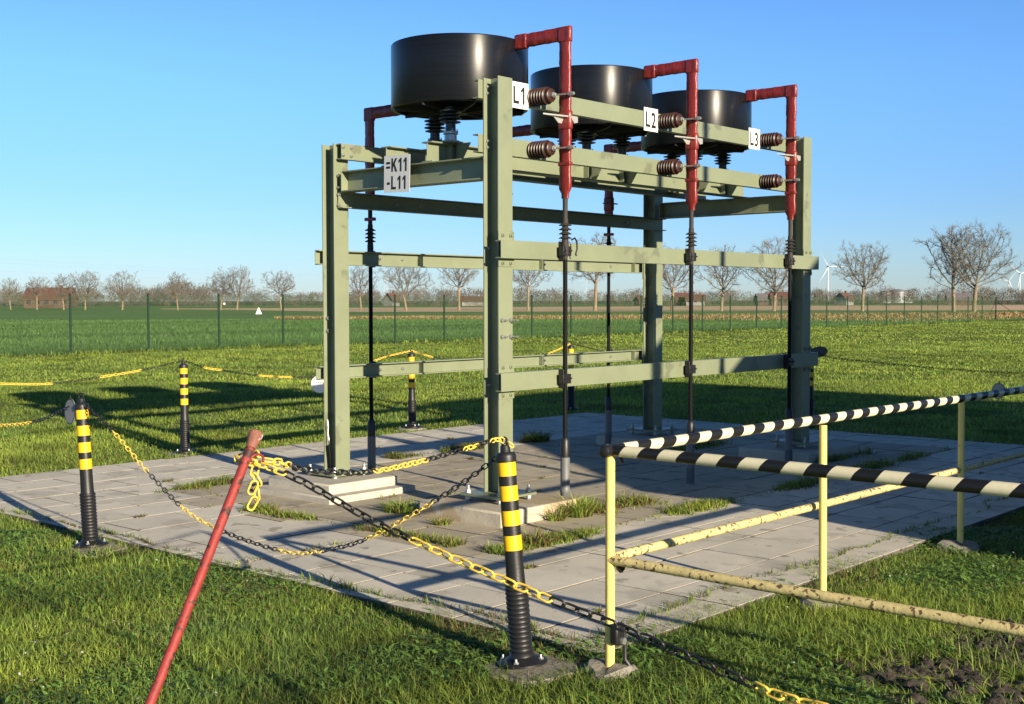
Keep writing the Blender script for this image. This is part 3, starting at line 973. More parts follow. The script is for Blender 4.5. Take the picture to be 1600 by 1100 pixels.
def loose(my, mb):
    p = STK + RT * .005
    for k in range(4):      # wrap round the stake
        a = k * 1.5
        link(my, STK + Vector((.030 * math.cos(a), .030 * math.sin(a), .012 - .006 * k)), Vector((-math.sin(a), math.cos(a), -.25)), Vector((math.cos(a), math.sin(a), .4 * (k % 2))))
    z = 0
    for k, (dx, dz, t1) in enumerate(((.030, -.03, .3), (.036, -.06, -.5), (.024, -.085, .4), (.034, -.105, -.1), (.022, -.135, .5))):
        link(my, STK + RT * dx - FW * (.02 + .004 * (k % 3)) + Vector((0, 0, dz)), RT * math.sin(t1) * -1 + Vector((0, 0, -math.cos(t1))) , FW + RT * (.8 if k % 2 else -.2))
chain('chain slung from the red stake to the foreground bollard', [STK + RT * .01, (-4.648, -3.264, 1.142), (-4.422, -3.145, 1.082), (-4.027, -2.991, 1.018), (-3.624, -2.844, 1.002), (-3.252, -2.735, 1.009), (-2.95, -2.66, 1.022), BTOP[0] + Vector((.0, .0, .012)), BTOP[0] + Vector((.035, -.02, -.012))],
      [(0, 'y'), (.10, 'b'), (.43, 'y'), (.64, 'b'), (.80, 'y'), (.87, 'b'), (.93, 'y')], extra=loose)
chain('chain running from the red stake past the yellow railing to the lower right', [STK, (-4.70, -3.45, 1.105), (-4.655, -3.793, .993), (-4.648, -4.335, .891), (-4.631, -4.583, .847), (-4.687, -4.976, .803), (-4.718, -5.167, .794), (-4.76, -5.6, .83), (-4.80, -6.2, 1.10)],
      [(0, 'y'), (.055, 'b'), (.215, 'y'), (.385, 'b'), (.60, 'y'), (.80, 'b')], seg=8)
chain('sagging chain between the left bollard and the foreground bollard', [BTOP[1] - Vector((0, .01, .03)), (-2.775, .869, .807), (-2.79, .40, .56), (-2.80, -.124, .347), (-2.80, -.918, .262), (-2.82, -1.4, .345), (-2.83, -1.756, .474), (-2.86, -2.30, .75), BTOP[0] - Vector((0, -.01, .04))],
      [(0, 'b'), (.115, 'y'), (.225, 'b'), (.325, 'y'), (.425, 'b'), (.545, 'y'), (.645, 'b'), (.735, 'y'), (.87, 'b')])
chain('chain from the left bollard to the left edge of view', [BTOP[1] - Vector((0, 0, .03)), (-2.75, 1.485, .922), (-2.75, 1.886, .809), (-2.75, 2.458, .739), (-2.75, 3.3, .70), (-2.75, 4.4, .79), BTOP[6]],
      [(0, 'b'), (.17, 'y'), (.33, 'b'), (.5, 'y'), (.66, 'b'), (.84, 'y')])
chain('chain with two yellow runs left of the rear left bollard', [BTOP[6], (-2.0, 5.29, .90), (-1.356, 5.28, .852), (-.828, 5.28, .827), (-.299, 5.28, .868), (.164, 5.28, .916), BTOP[2]],
      [(0, 'b'), (.38, 'y'), (.56, 'b'), (.71, 'y'), (.845, 'b')])
chain('chain carrying the round white sign behind the leftmost column', [BTOP[2], (.989, 5.29, .911), (1.201, 5.29, .874), (1.685, 5.30, .795), (2.194, 5.30, .75), (2.75, 5.30, .745), (3.3, 5.31, .83), (3.679, 5.31, .93), BTOP[3]],
      [(0, 'b'), (.075, 'y'), (.15, 'b'), (.29, 'y'), (.435, 'b'), (.81, 'y')])
chain('chain behind the frame between two rear bollards', [BTOP[3], (4.717, 5.33, .878), (5.6, 5.36, .78), (6.5, 5.37, .80), (7.1, 5.39, .88), BTOP[4]],
      [(0, 'y'), (.12, 'b'), (.30, 'y'), (.45, 'b'), (.82, 'y')])
chain('chain across the lawn right of the rightmost column', [BTOP[5], (7.85, 1.234, .902), (7.85, .355, .841), (7.85, -.464, .80), (7.85, -1.227, .792), (7.85, -2.0, .86), BTOP[7]],
      [(0, 'b'), (.40, 'y'), (.50, 'b'), (.62, 'y'), (.75, 'b')])
chain('chain behind the rightmost column along the rear edge', [BTOP[4], (7.7, 4.5, .84), (7.75, 3.4, .77), (7.8, 2.4, .86), BTOP[5]], [(0, 'b'), (.2, 'b'), (.4, 'y'), (.6, 'b')])

# red stake
def make_stake(label, foot, top):
    t = thing('stake', label, 'stake', foot, 0, 'red steel stakes holding the chain')
    a = Vector(top) - Vector(foot)
    t.rotation_euler = a.to_track_quat('Z', 'Y').to_euler()
    L = a.length
    MB().tube([(0, 0, -.3), (.002, 0, .3), (-.002, .001, .7), (0, 0, L - .02)], .0145, 16).build('rod', M['stake'], t)
    MB().lathe([(.0145, L - .05), (.020, L - .03), (.0235, L - .004), (.021, L + .004), (.001, L + .007)], n=16).build('cap', M['rustcap'], t)
    pts = []
    for k in range(11):
        q = -.4 + k * .36
        pts.append((.0, 0, 0) if False else (.034 - .020 * math.cos(q), 0, L - .085 + .020 * math.sin(q)))
    h = MB().tube(pts, .0042, 8).build('hook', M['stake'], t)
    h.rotation_euler = (0, 0, HOOK)
    return t
HOOK = 0.0
d_up = (Vector((-4.716, -3.257, 1.236)) - Vector((-5.183, -3.379, 0.517))).normalized()
foot = Vector((-4.716, -3.257, 1.236)) - d_up * (1.236 / d_up.z)
# turn the hook so that it stands to the right of the rod
_q = d_up.to_track_quat('Z', 'Y').to_matrix()
_l = _q.transposed() @ RT
HOOK = math.atan2(_l.y, _l.x)
make_stake('leaning red stake in the left foreground with chain tied to it', foot, (-4.716, -3.257, 1.236))
make_stake('red stake outside the view at the right end of the chain', (-4.80, -6.25, 0), (-4.80, -6.2, 1.15))

# ------------------------------------------------------------------ yellow railing
rl = thing('pipe_railing', 'pale yellow pipe railing with black striped top rails', 'railing')
PZ = .985
def post(u, v, lean=(0, 0), foot=True):
    o = MB().tube([(u - lean[0], v - lean[1], -.05), (u, v, PZ - .02)], .0215, 16).build('post', M['yrail'], rl)
    if foot:
        n = 14
        m = MB()
        vs = []
        for (sc, z) in ((1.05, -.06), (1.0, -.008), (.80, .016), (.2, .020)):
            for k in range(n):
                a = 2 * math.pi * k / n
                r = .125 * sc * (1 + .16 * math.sin(3 * a + u) + .08 * math.sin(5 * a + v))
                vs.append((u - lean[0] + r * math.cos(a), v - lean[1] + r * math.sin(a), z + .012 * math.sin(2 * a + u * 3)))
        fs = [(i * n + k, i * n + (k + 1) % n, (i + 1) * n + (k + 1) % n, (i + 1) * n + k) for i in range(3) for k in range(n)] + [[3 * n + k for k in range(n)]]
        m.add(vs, fs).build('post_footing', M['padc'], o, ang=25)
    return o
post(-2.675, -3.10)
post(-.865, -3.19, (.025, .02))
post(1.20, -3.135, (.04, .02))
post(3.05, -3.17)
post(4.9, -3.17)
post(-2.69, -5.05)
post(-2.70, -7.0)
def pipe(name, a, b, r, m, n=20):
    a, b = Vector(a), Vector(b)
    d = b - a
    o = MB().tube([(0, 0, 0), (d.length * .33, 0, .001), (d.length * .66, 0, -.001), (d.length, 0, 0)], r, n).build(name, m, rl)
    o.location = a
    o.rotation_euler = (0, -math.asin(d.z / d.length), math.atan2(d.y, d.x))
    return o
pipe('top_rail', (-2.70, -3.105, PZ), (4.95, -3.17, PZ), .0262, M['stripe'])
pipe('top_rail', (-2.675, -3.085, PZ), (-2.70, -7.05, PZ), .0262, M['stripe'])
pipe('mid_rail', (-2.675, -3.105, .505), (4.95, -3.16, .50), .0215, M['yrust'])
pipe('mid_rail', (-2.675, -3.10, .495), (-2.70, -7.05, .495), .0215, M['yrust'])
MB().lathe([(.001, -.004), (.020, -.002), (.0285, .006), (.0285, .05), (.027, .052)], (-2.735, -3.105, PZ), (1, 0, 0), 18).build('end_cap', M['rubber'], rl)
MB().lathe([(.012, 0), (.024, .01), (.020, .03), (.008, .045)], (-2.655, -3.14, .485), (0, -.1, -1), 10).build('rail_bracket', M['rubber'], rl)
MB().tube([(-2.655, -3.14, PZ - .03), (-2.65, -3.15, PZ - .055)], .009, 8).build('rail_bracket', M['rubber'], rl)
cg = thing('chain_clip', 'black clip with a hanging hook at the foot of the railing corner post', 'clip', (-2.675, -3.10, 0))
MB().box(-.03, .035, -.06, -.02, .12, .215).build('clip_body', M['rubber'], cg, bevel=.01)
MB().lathe([(.016, 0), (.016, .014)], (.01, -.06, .138), (0, -1, 0), 10).build('clip_bolt', M['galv'], cg)
MB().tube([(.03, -.05, .20), (.035, -.055, .12), (.03, -.06, .05), (.045, -.085, .01)], .009, 8).build('clip_hook', M['rubber'], cg)

# round prohibition discs on chains and railing
def disc(loc, nrm, r, label, m, txt=False):
    t = thing('round_sign', label, 'sign', loc, 0, 'round warning discs on the chains')
    t.rotation_euler = Vector(nrm).to_track_quat('Z', 'Y').to_euler()
    MB().lathe([(r, -.002), (r, .002)], n=36).build('plate', m, t)
    MB().lathe([(r * .93, .0021), (r, .0021), (r, .003), (r * .93, .003), (r * .93, .0021)], n=36, caps=False).build('rim', M['ink'] if not txt else M['white'], t)
    MB().tube([(0, r * .9, 0), (0, r * 1.25, 0)], .004, 6).build('hanger', M['rubber'], t)
    if txt:
        b = MB()
        for k in range(6):
            b.box(-r * .62 + k * r * .21, -r * .62 + k * r * .21 + r * .12, r * .12, r * .34, .0022, .003)
        b.build('printed_mark', M['ink'], t)
    return t
disc((2.60, 5.27, .645), (-.5, -1, .1), .105, 'round white disc hanging from the chain behind the leftmost column', M['white'], True)
disc((-2.755, 1.44, .90), (-1, .10, .05), .088, 'round disc on the chain right behind the left bollard', M['disc'])
disc((7.84, 1.42, .97), (-.5, -.42, -.76), .115, 'dark rimmed round disc tilted on the chain beside the rightmost column', M['disc'])
disc((1.93, -3.112, .995), (-.95, .32, .1), .058, 'grey round disc fixed to the striped rail at the right edge', M['disc'])

# ------------------------------------------------------------------ perimeter fence
fn = thing('wire_fence', 'long green chain link fence crossing behind the lawn', 'fence')
FV, FU0, FU1, FH = 30.2, 13.14 - 2.8 * 4, 13.14 + 2.8 * 28, 1.86
fp = None
for k in range(-4, 29):
    u = 13.14 + 2.8 * k
    m = MB().tube([(u, FV, -.05), (u + rnd.uniform(-.01, .01), FV, FH + .03)], .038 if k < 28 else .045, 8)
    m.lathe([(.031, FH + .03), (.02, FH + .045)], (u, FV, 0), (0, 0, 1), 8)
    m.build('fence_post', M['fence'], fn)
wv, wf = [], []
def wire(a, b, r=.0038):
    a, b = Vector(a), Vector(b)
    d = (b - a).normalized()
    x = d.cross(Vector((0, 1, 0.01))).normalized() * r; y = d.cross(x).normalized() * r
    n = len(wv)
    for p in (a, b):
        wv.append(p + x); wv.append(p - x * .5 + y * .87); wv.append(p - x * .5 - y * .87)
    for k in range(3): wf.append((n + k, n + (k + 1) % 3, n + 3 + (k + 1) % 3, n + 3 + k))
H0 = FH - .05
stp = .10
u = FU0
while u < FU1 - 1.9:
    wire((u, FV - .03, .02), (u + H0, FV - .03, H0))
    wire((u + H0, FV - .034, .02), (u, FV - .034, H0))
    u += stp
# the fence turns the corner and runs back towards the right
CX, CY = FU1, FV
DX, DY = .32, -.947
o = raw_mesh('mesh_wire', np.array([tuple(q) for q in wv]), np.array(wf), None, M['wire'])
o.parent = fn
tw = MB()
for z in (.05, .95, H0):
    tw.tube([(FU0, FV - .036, z), (FU1, FV - .036, z)], .003, 4)
for z in (H0 + .03,):
    tw.tube([(FU0, FV, z), (FU1, FV, z)], .0025, 4)
tw.build('tension_wire', M['wire'], fn)
for (du, dv) in ((-1.9, 0), (DX * 2.2, DY * 2.2)):
    MB().tube([(CX, CY, 1.55), (CX + du, CY + dv, .02)], .022, 6).build('brace', M['fence'], fn)
for k in range(1, 12):
    x, y = CX + DX * 2.8 * k, CY + DY * 2.8 * k
    MB().tube([(x, y, -.05), (x, y, FH + .03)], .028, 8).build('fence_post', M['fence'], fn)
tw = MB()
for z in (.05, .95, H0):
    tw.tube([(CX, CY, z), (CX + DX * 31, CY + DY * 31, z)], .003, 4)
tw.build('tension_wire', M['wire'], fn)
tri = MB().extrude([(-.14, -.12), (.14, -.12), (.0, .13)], (20.41, FV - .05, 1.30), (1, 0, 0), (0, 0, 1), (0, -1, 0), .004).build('triangle_sign', M['white'], None)
tag(tri, 'small white triangular sign hanging on the wire fence', 'sign')
tag(MB().lathe([(.03, 0), (.045, .02), (.045, .05), (.03, .07)], (18.92, FV - .06, 1.52), (0, 0, 1), 10).build('fence_marker', M['white'], None), 'tiny white cap fixed to a fence post at left', 'marker')

# ------------------------------------------------------------------ trees
def tree_mesh(seed, H, spread, dens, crown_lo):
    """bare crown grown towards points scattered in its envelope, with fine twigs on every outer shoot"""
    r = random.Random(seed)
    q = np.random.default_rng(seed)
    lo = H * crown_lo
    cz, rz, rx = (H + lo) / 2, (H - lo) / 2, spread * H
    n = int(620 * dens)
    d = q.normal(0, 1, (n, 3)); d /= np.linalg.norm(d, axis=1)[:, None]
    rad = q.uniform(.10, 1, n) ** .50
    lump = 1 + .24 * np.sin(3 * np.arctan2(d[:, 1], d[:, 0]) + seed) + .16 * np.sin(5 * d[:, 2] + seed * 2 + 2 * d[:, 0])
    A_ = d * rad[:, None] * np.array([rx, rx, rz]) * lump[:, None]
    A_[:, :2] *= (1 - .22 * np.clip(-A_[:, 2] / rz, 0, 1))[:, None]
    A_[:, 2] += cz
    A_ = A_[A_[:, 2] < H * 1.01]
    st = H * .040
    kx, ky = r.uniform(-.06, .06), r.uniform(-.06, .06)
    ht = H * (crown_lo + .06)
    N_ = [np.array([kx * H * (k / 8) ** 1.5, ky * H * (k / 8), ht * k / 8]) for k in range(9)]
    par = [-1] + list(range(8))
    act = A_.copy()
    P = np.array(N_)
    for it in range(70):
        if len(act) == 0: break
        Pc = P[5:] if it < 3 else P[7:]
        off = 5 if it < 3 else 7
        D = np.linalg.norm(act[:, None] - Pc[None], axis=2)
        ix = D.argmin(1); dm = D[np.arange(len(act)), ix]
        use = dm < H * .45
        new = {}
        for a_, i_, u_ in zip(act, ix, use):
            if u_: new.setdefault(int(i_) + off, []).append(a_)
        add, ap = [], []
        for i_, L_ in new.items():
            v = np.mean([(a_ - P[i_]) / (np.linalg.norm(a_ - P[i_]) + 1e-6) for a_ in L_], 0) + q.normal(0, .12, 3)
            ou = P[i_] - np.array([0, 0, lo * .6])
            v = v + .55 * ou / (np.linalg.norm(ou) + 1e-6)
            v /= np.linalg.norm(v) + 1e-6
            add.append(P[i_] + v * st); ap.append(i_)
        if not add: break
        P = np.vstack([P, np.array(add)]); par += ap
        D = np.linalg.norm(act[:, None] - np.array(add)[None], axis=2).min(1)
        act = act[D > H * .055]
    m = len(P)
    kids = [0] * m
    w = np.zeros(m)
    ch = [[] for _ in range(m)]
    for i in range(1, m): ch[par[i]].append(i)
    for i in range(m - 1, -1, -1):
        w[i] = max(1.0, sum(w[c] ** 2.25 for c in ch[i]) ** (1 / 2.25)) if ch[i] else 1.0
    R0 = H * .0195
    rr = np.maximum(R0 * (w / w[0]) ** .92, H * .0012)
    tr, cr = MB(), MB()
    tr.tube([tuple(P[k] - (np.array([0, 0, .15]) if k == 0 else 0)) for k in range(9)], [float(R0 * (1.3 - .035 * k * (2 if k < 2 else 1))) if k < 8 else float(R0 * .9) for k in range(9)], 9)
    def seg(a, b, ra, rb, n_):
        a, b = Vector(a), Vector(b)
        dd = b - a
        if dd.length < 1e-5: return
        x = dd.cross(Vector((.3, .5, .8))).normalized(); y = dd.normalized().cross(x)
        vs = []
        for p, k_ in ((a, ra), (b, rb)):
            for k in range(n_):
                t = 2 * math.pi * k / n_
                vs.append(p + (x * math.cos(t) + y * math.sin(t)) * k_)
        cr.add(vs, [(k, (k + 1) % n_, n_ + (k + 1) % n_, n_ + k) for k in range(n_)])
    for i in range(9, m):
        p_ = par[i]
        ra = min(rr[p_], rr[i] * 1.5)
        seg(P[p_], P[i], float(ra), float(rr[i]), 6 if rr[i] > H * .006 else 4)
        if w[i] < 7:
            dr = P[i] - P[p_]; dr /= np.linalg.norm(dr) + 1e-6
            for k in range(8 if not ch[i] else 3):
                v = dr + q.normal(0, .48, 3) + np.array([0, 0, .15])
                v /= np.linalg.norm(v)
                L_ = H * q.uniform(.035, .085)
                e = P[i] + v * L_
                seg(P[i], e, H * .0011, H * .0007, 3)
                v2 = v + q.normal(0, .5, 3); v2 /= np.linalg.norm(v2)
                seg(P[i] + v * L_ * .5, P[i] + v * L_ * .5 + v2 * L_ * .6, H * .0008, H * .0006, 3)
    return tr, cr
protos = []
for i, (sp, dn, lo) in enumerate(((.42, 1.3, .26), (.45, .8, .36), (.33, .85, .28), (.40, 1.3, .30), (.38, 1.0, .40), (.46, 1.1, .22))):
    tr, cr = tree_mesh(21 + i * 3, 10.0, sp, dn, lo)
    t = thing('bare_tree', 'x', 'tree', (0, 0, 0), 0, 'bare winter trees in a row across the fields')
    tr.build('trunk', M['bark'], t, ang=70)
    cr.build('crown', M['twig'], t, ang=80)
    protos.append(t)
TREES = [(113.6, 235.5, 6.1, 2, 'small bare tree at the far left edge of the tree row'), (115.9, 229.2, 6.3, 4, 'bare tree second from the left edge before the red barn'), (118.2, 222.9, 6.7, 2, 'bare tree at the right end of the red barn'),
         (120.0, 218.0, 7.4, 0, 'bare round tree right of the red barn'), (123.0, 209.5, 7.3, 5, 'bare broad tree between the first and second fence posts'), (127.4, 197.4, 6.8, 2, 'slim bare tree right of the second fence post'),
         (130.7, 188.4, 6.3, 1, 'smaller bare tree touching the taller one by the third fence post'), (131.9, 185.0, 7.9, 0, 'taller bare tree just right of the third fence post'), (135.1, 176.0, 6.8, 1, 'bare tree left of the leftmost column above the white triangle'),
         (140.7, 160.5, 7.7, 2, 'bare tree seen just right of the leftmost column'), (143.7, 152.1, 9.4, 5, 'wide bare tree seen under the rear rail left of the front column'), (147.2, 142.6, 9.0, 4, 'bare tree seen just left of the front column'),
         (151.5, 130.7, 8.6, 4, 'bare tree seen just right of the front column'), (155.5, 119.6, 12.0, 1, 'tall bare tree whose top shows above the rail right of the front column'), (159.9, 107.4, 10.0, 3, 'bare tree seen beside the rear column'),
         (162.6, 99.8, 9.9, 2, 'bare tree with a leaning trunk right of the second front cable'), (165.4, 92.0, 11.1, 5, 'bare tree seen just left of the rightmost column'), (170.0, 79.5, 10.0, 3, 'round bare tree standing alone right of the wind turbine'),
         (174.4, 67.2, 11.9, 2, 'slim bare tree merging with the largest tree at right'), (175.4, 64.5, 12.5, 0, 'largest bare tree near the right edge of view')]
used = set()
for (u, v, h, k, lb) in TREES:
    if k in used: o = copy_tree(protos[k])
    else: o = protos[k]; used.add(k)
    o.location = (u, v, 0)
    s_ = h / 10.0
    o.scale = (s_, s_, s_)
    o.rotation_euler = (0, 0, rnd.uniform(0, 6.28))
    o['label'] = lb

# far wood: one mass of bare crowns and shrubs along the horizon
rg = np.random.default_rng(5)
def polar(lat, dep): return CAM.x + FW.x * dep + RT.x * lat, CAM.y + FW.y * dep + RT.y * lat
VV, FF, TT = [], [], []
cnt = 0
for i in range(1500):
    dep = rg.uniform(430, 640) if rg.random() < .86 else rg.uniform(300, 400)
    lat = rg.uniform(-.56, .56) * dep
    a = lat / dep
    hh = (5.2 + 2.6 * vnoise(np.array([a * 16]), np.array([1.0]), 3)[0] + 1.7 * vnoise(np.array([a * 70]), np.array([4.0]), 9)[0]) * (1.18 if a < -.24 else .9) * (dep / 520)
    hh *= rg.uniform(.55, 1.05)
    if i >= 1200:
        dep = rg.uniform(296, 325) + max(0, lat / dep) * 120
        lat = a * dep
        hh = rg.uniform(2.6, 4.8)
    shrub = rg.random() < .35 or dep < 410
    if shrub: hh *= .45
    x, y = polar(lat, dep)
    n = 330 if not shrub else 130
    rad = hh * rg.uniform(.42, .62)
    th = rg.uniform(0, 6.28, n); ph = rg.uniform(-1, 1, n); rr = rg.uniform(.25, 1, n) ** .5
    cx = x + rad * rr * np.sqrt(1 - ph ** 2) * np.cos(th)
    cy = y + rad * rr * np.sqrt(1 - ph ** 2) * np.sin(th)
    cz = hh * (.54 + .46 * ph * rr) if not shrub else hh * (.5 + .5 * ph * rr)
    d = np.stack([cx - x, cy - y, (cz - hh * .2)], 1); d /= np.linalg.norm(d, axis=1)[:, None] + 1e-6
    d += rg.normal(0, .35, d.shape)
    ln = rg.uniform(.35, .9, n)[:, None] * hh / 7
    wd = rg.uniform(.05, .13, n)[:, None] * (1.6 if shrub else 1) * hh / 7
    p = np.stack([cx, cy, np.maximum(cz, .1)], 1)
    s2 = np.cross(d, rg.normal(0, 1, d.shape)); s2 /= np.linalg.norm(s2, axis=1)[:, None] + 1e-6
    tri_ = np.stack([p - s2 * wd, p + s2 * wd, p + d * ln], 1).reshape(-1, 3)
    c = np.array([.132, .120, .104]) * rg.uniform(.8, 1.15)
    if rg.random() < .10: c = np.array([.07, .085, .05])
    elif rg.random() < .25: c = np.array([.145, .115, .082]) * rg.uniform(.8, 1.2)
    VV.append(tri_); TT.append(np.repeat(c[None] * rg.uniform(.85, 1.15, (n, 1)), 3, 0))
    FF.append(np.arange(n * 3).reshape(-1, 3) + cnt); cnt += n * 3
o = raw_mesh('far_wood', np.vstack(VV), np.vstack(FF), np.vstack(TT), M['twigmass'])
tag(o, 'brownish mass of bare woods and hedges along the horizon', 'woodland', kind='stuff')

# ------------------------------------------------------------------ far houses, barn, silos, turbines, pylons
def house(label, x, y, w, d, he, hr, wall, roof, rz=None, cat='house', name='house', wins=3):
    t = thing(name, label, cat, (x, y, 0), YAW - math.pi / 2 + (rz if rz is not None else rnd.uniform(-.3, .3)), 'far houses along the wood')
    MB().box(-w / 2, w / 2, -d / 2, d / 2, -.1, he).add([(-w / 2, -d / 2, he), (-w / 2, d / 2, he), (-w / 2, 0, hr - .15)], [(0, 1, 2)]).add([(w / 2, -d / 2, he), (w / 2, d / 2, he), (w / 2, 0, hr - .15)], [(0, 2, 1)]).build('wall', wall, t, smooth=False)
    e = .35
    rf = MB()
    for s_ in (-1, 1):
        rf.add([(-w / 2 - e, s_ * (d / 2 + e), he - .25), (w / 2 + e, s_ * (d / 2 + e), he - .25), (w / 2 + e, 0, hr), (-w / 2 - e, 0, hr),
                (-w / 2 - e, s_ * (d / 2 + e), he - .1), (w / 2 + e, s_ * (d / 2 + e), he - .1), (w / 2 + e, 0, hr + .15), (-w / 2 - e, 0, hr + .15)],
               [(0, 1, 2, 3), (4, 7, 6, 5), (0, 4, 5, 1), (0, 3, 7, 4), (1, 5, 6, 2)])
    r_ = rf.build('roof', roof, t, smooth=False)
    MB().box(w * .2, w * .2 + .6, -.3, .3, hr - .8, hr + .8).build('chimney', M['brickred'], r_, smooth=False)
    for k in range(wins):
        xx = -w / 2 + w * (k + .5) / wins
        MB().box(xx - .5, xx + .5, -d / 2 - .03, -d / 2 + .05, 1.0, min(2.2, he - .3)).build('window', M['pane'], t, smooth=False)
    return t
def farthing(lat_px, dep): return polar((lat_px - 800) / 1947.3 * dep, dep)
house('long red barn behind the bare trees at far left', *farthing(80, 318), 11.0, 8, 2.2, 5.0, M['brickred'], M['tiles'], .1, 'barn', 'barn', 5)
house('red roofed brick house seen right of the second front cable', *farthing(1086, 405), 6, 5, 1.6, 3.4, M['plaster'], M['tiles'])
house('red roofed farmhouse seen between rear column and second cable', *farthing(1064, 410), 5, 6, 2.0, 4.0, M['brickred'], M['tiles'])
house('low red roofed house seen left of the front column', *farthing(742, 420), 9, 6, 1.5, 3.0, M['plaster'], M['tiles'])
house('small white gabled house seen beside the rear left cable', *farthing(612, 400), 3.2, 4, 2.0, 4.0, M['plaster'], M['tiles'], .9)
house('red house seen just left of the rightmost column', *farthing(1216, 395), 5.2, 6, 2.2, 4.2, M['brickred'], M['tiles'])
house('dark roofed house seen left of the rightmost column', *farthing(1192, 415), 4.5, 6, 1.8, 3.8, M['brickred'], M['darktiles'])
house('white walled house seen right of the wind turbine', *farthing(1318, 420), 4.0, 5, 2.0, 4.0, M['plaster'], M['tiles'], .7)
house('low dark roofed house between the two largest trees at right', *farthing(1497, 400), 7, 6, 1.7, 3.8, M['brickred'], M['darktiles'])
house('red roofed house seen through the frame right of the first front cable', *farthing(1010, 425), 7, 6, 1.5, 3.0, M['brickred'], M['tiles'])
for (px, w_, h_, lb) in ((1383, 3.6, 4.8, 'pale domed silo, left one above the far wood'), (1402, 5.2, 5.6, 'pale domed silo, broad one above the far wood'), (1417, 3.2, 5.0, 'pale domed silo, right one above the far wood')):
    x, y = farthing(px, 690)
    t = thing('silo', lb, 'silo', (x, y, 0), 0, 'pale silos above the far wood')
    MB().lathe([(w_, 0), (w_, h_ + .6)], n=24).build('silo_body', M['silo'], t)
    MB().lathe([(w_ * 1.02, h_ + .6), (w_ * .8, h_ + 1.4), (w_ * .4, h_ + 1.9), (.3, h_ + 2.1)], n=24).build('silo_dome', M['silo'], t, ang=60)
def turbine(px, dep, hub, rot, phase, label):
    x, y = farthing(px, dep)
    t = thing('wind_turbine', label, 'wind turbine', (x, y, 0), YAW - math.pi / 2, 'white wind turbines on the horizon')
    MB().lathe([(hub * .030, 0), (hub * .018, hub)], n=16).build('tower', M['turbine'], t)
    MB().box(-hub * .022, hub * .022, -hub * .06, hub * .07, hub - hub * .02, hub + hub * .025).build('nacelle', M['turbine'], t, bevel=.4)
    MB().lathe([(hub * .02, 0), (hub * .018, hub * .02), (hub * .004, hub * .035)], (0, -hub * .06, hub), (0, -1, 0), 14).build('hub', M['turbine'], t)
    for k in range(3):
        a = phase + k * 2 * math.pi / 3
        d = Vector((math.cos(a), 0, math.sin(a))); q = Vector((-math.sin(a), 0, math.cos(a)))
        m = MB()
        vs = []
        for (s_, w) in ((.02, .014), (.12, .030), (.25, .026), (.6, .016), (1.0, .004)):
            c = Vector((0, -hub * .075, hub)) + d * rot * s_
            w *= rot * 1.5
            vs += [c - q * w * .4 + Vector((0, -.3, 0)), c + q * w * .6, c + Vector((0, .5, 0))]
        fs = [(i * 3 + k2, i * 3 + (k2 + 1) % 3, (i + 1) * 3 + (k2 + 1) % 3, (i + 1) * 3 + k2) for i in range(4) for k2 in range(3)]
        m.add(vs, fs).build('blade', M['turbine'], t, ang=60)
turbine(1293, 2500, 69, 37, 0.0, 'white wind turbine right of the rightmost column')
turbine(1592.5, 3500, 75, 50, .35, 'white wind turbine cut by the right edge of view')
turbine(1575, 4200, 66, 42, .9, 'faint white wind turbine behind the largest tree')
def pylon(px, dep, h, label):
    x, y = farthing(px, dep)
    t = thing('power_pylon', label, 'pylon', (x, y, 0), YAW - math.pi / 2 + .35, 'lattice pylons far away')
    m = MB()
    w = h * .09
    for sx in (-1, 1):
        for sy in (-1, 1):
            m.tube([(sx * w, sy * w, 0), (sx * w * .35, sy * w * .35, h * .6), (0, 0, h)], .10, 4)
    for k in range(8):
        z0, z1 = h * .09 * k, h * .09 * (k + 1)
        w0, w1 = w * (1 - .72 * k / 8), w * (1 - .72 * (k + 1) / 8)
        for sy in (-1, 1):
            m.tube([(-w0, sy * w0, z0), (w1, sy * w1, z1)], .06, 3); m.tube([(w0, sy * w0, z0), (-w1, sy * w1, z1)], .06, 3)
    m.build('mast', M['lattice'], t)
    for z, L in ((h * .62, h * .20), (h * .80, h * .26)):
        MB().tube([(-L, 0, z), (0, 0, z + h * .02), (L, 0, z)], .10, 4).build('cross_arm', M['lattice'], t)
        for s_ in (-1, -.5, .5, 1):
            MB().tube([(s_ * L, 0, z), (s_ * L, 0, z - h * .05)], .07, 4).build('insulator_string', M['lattice'], t)
pylon(603, 900, 24.5, 'faint lattice pylon seen behind the rear left cable')
pylon(915, 1000, 22.0, 'faint lattice pylon seen right of the front column')
x0, y0 = farthing(603, 900); x1, y1 = farthing(-60, 420)
for k, (z0, z1) in enumerate(((19.6, 17.0), (18.9, 15.4), (15.0, 12.6))):
    pts = []
    for i in range(17):
        t = i / 16
        pts.append((x0 + (x1 - x0) * t, y0 + (y1 - y0) * t, z0 + (z1 - z0) * t - 3.0 * 4 * t * (1 - t) * .5))
    tag(MB().tube(pts, .035, 4).build('power_line', M['lattice'], None), ('thin power line in the sky at far left, highest one', 'thin power line in the sky at far left, middle one', 'thin power line in the sky at far left, lowest one')[k], 'power line', 'power lines at far left')

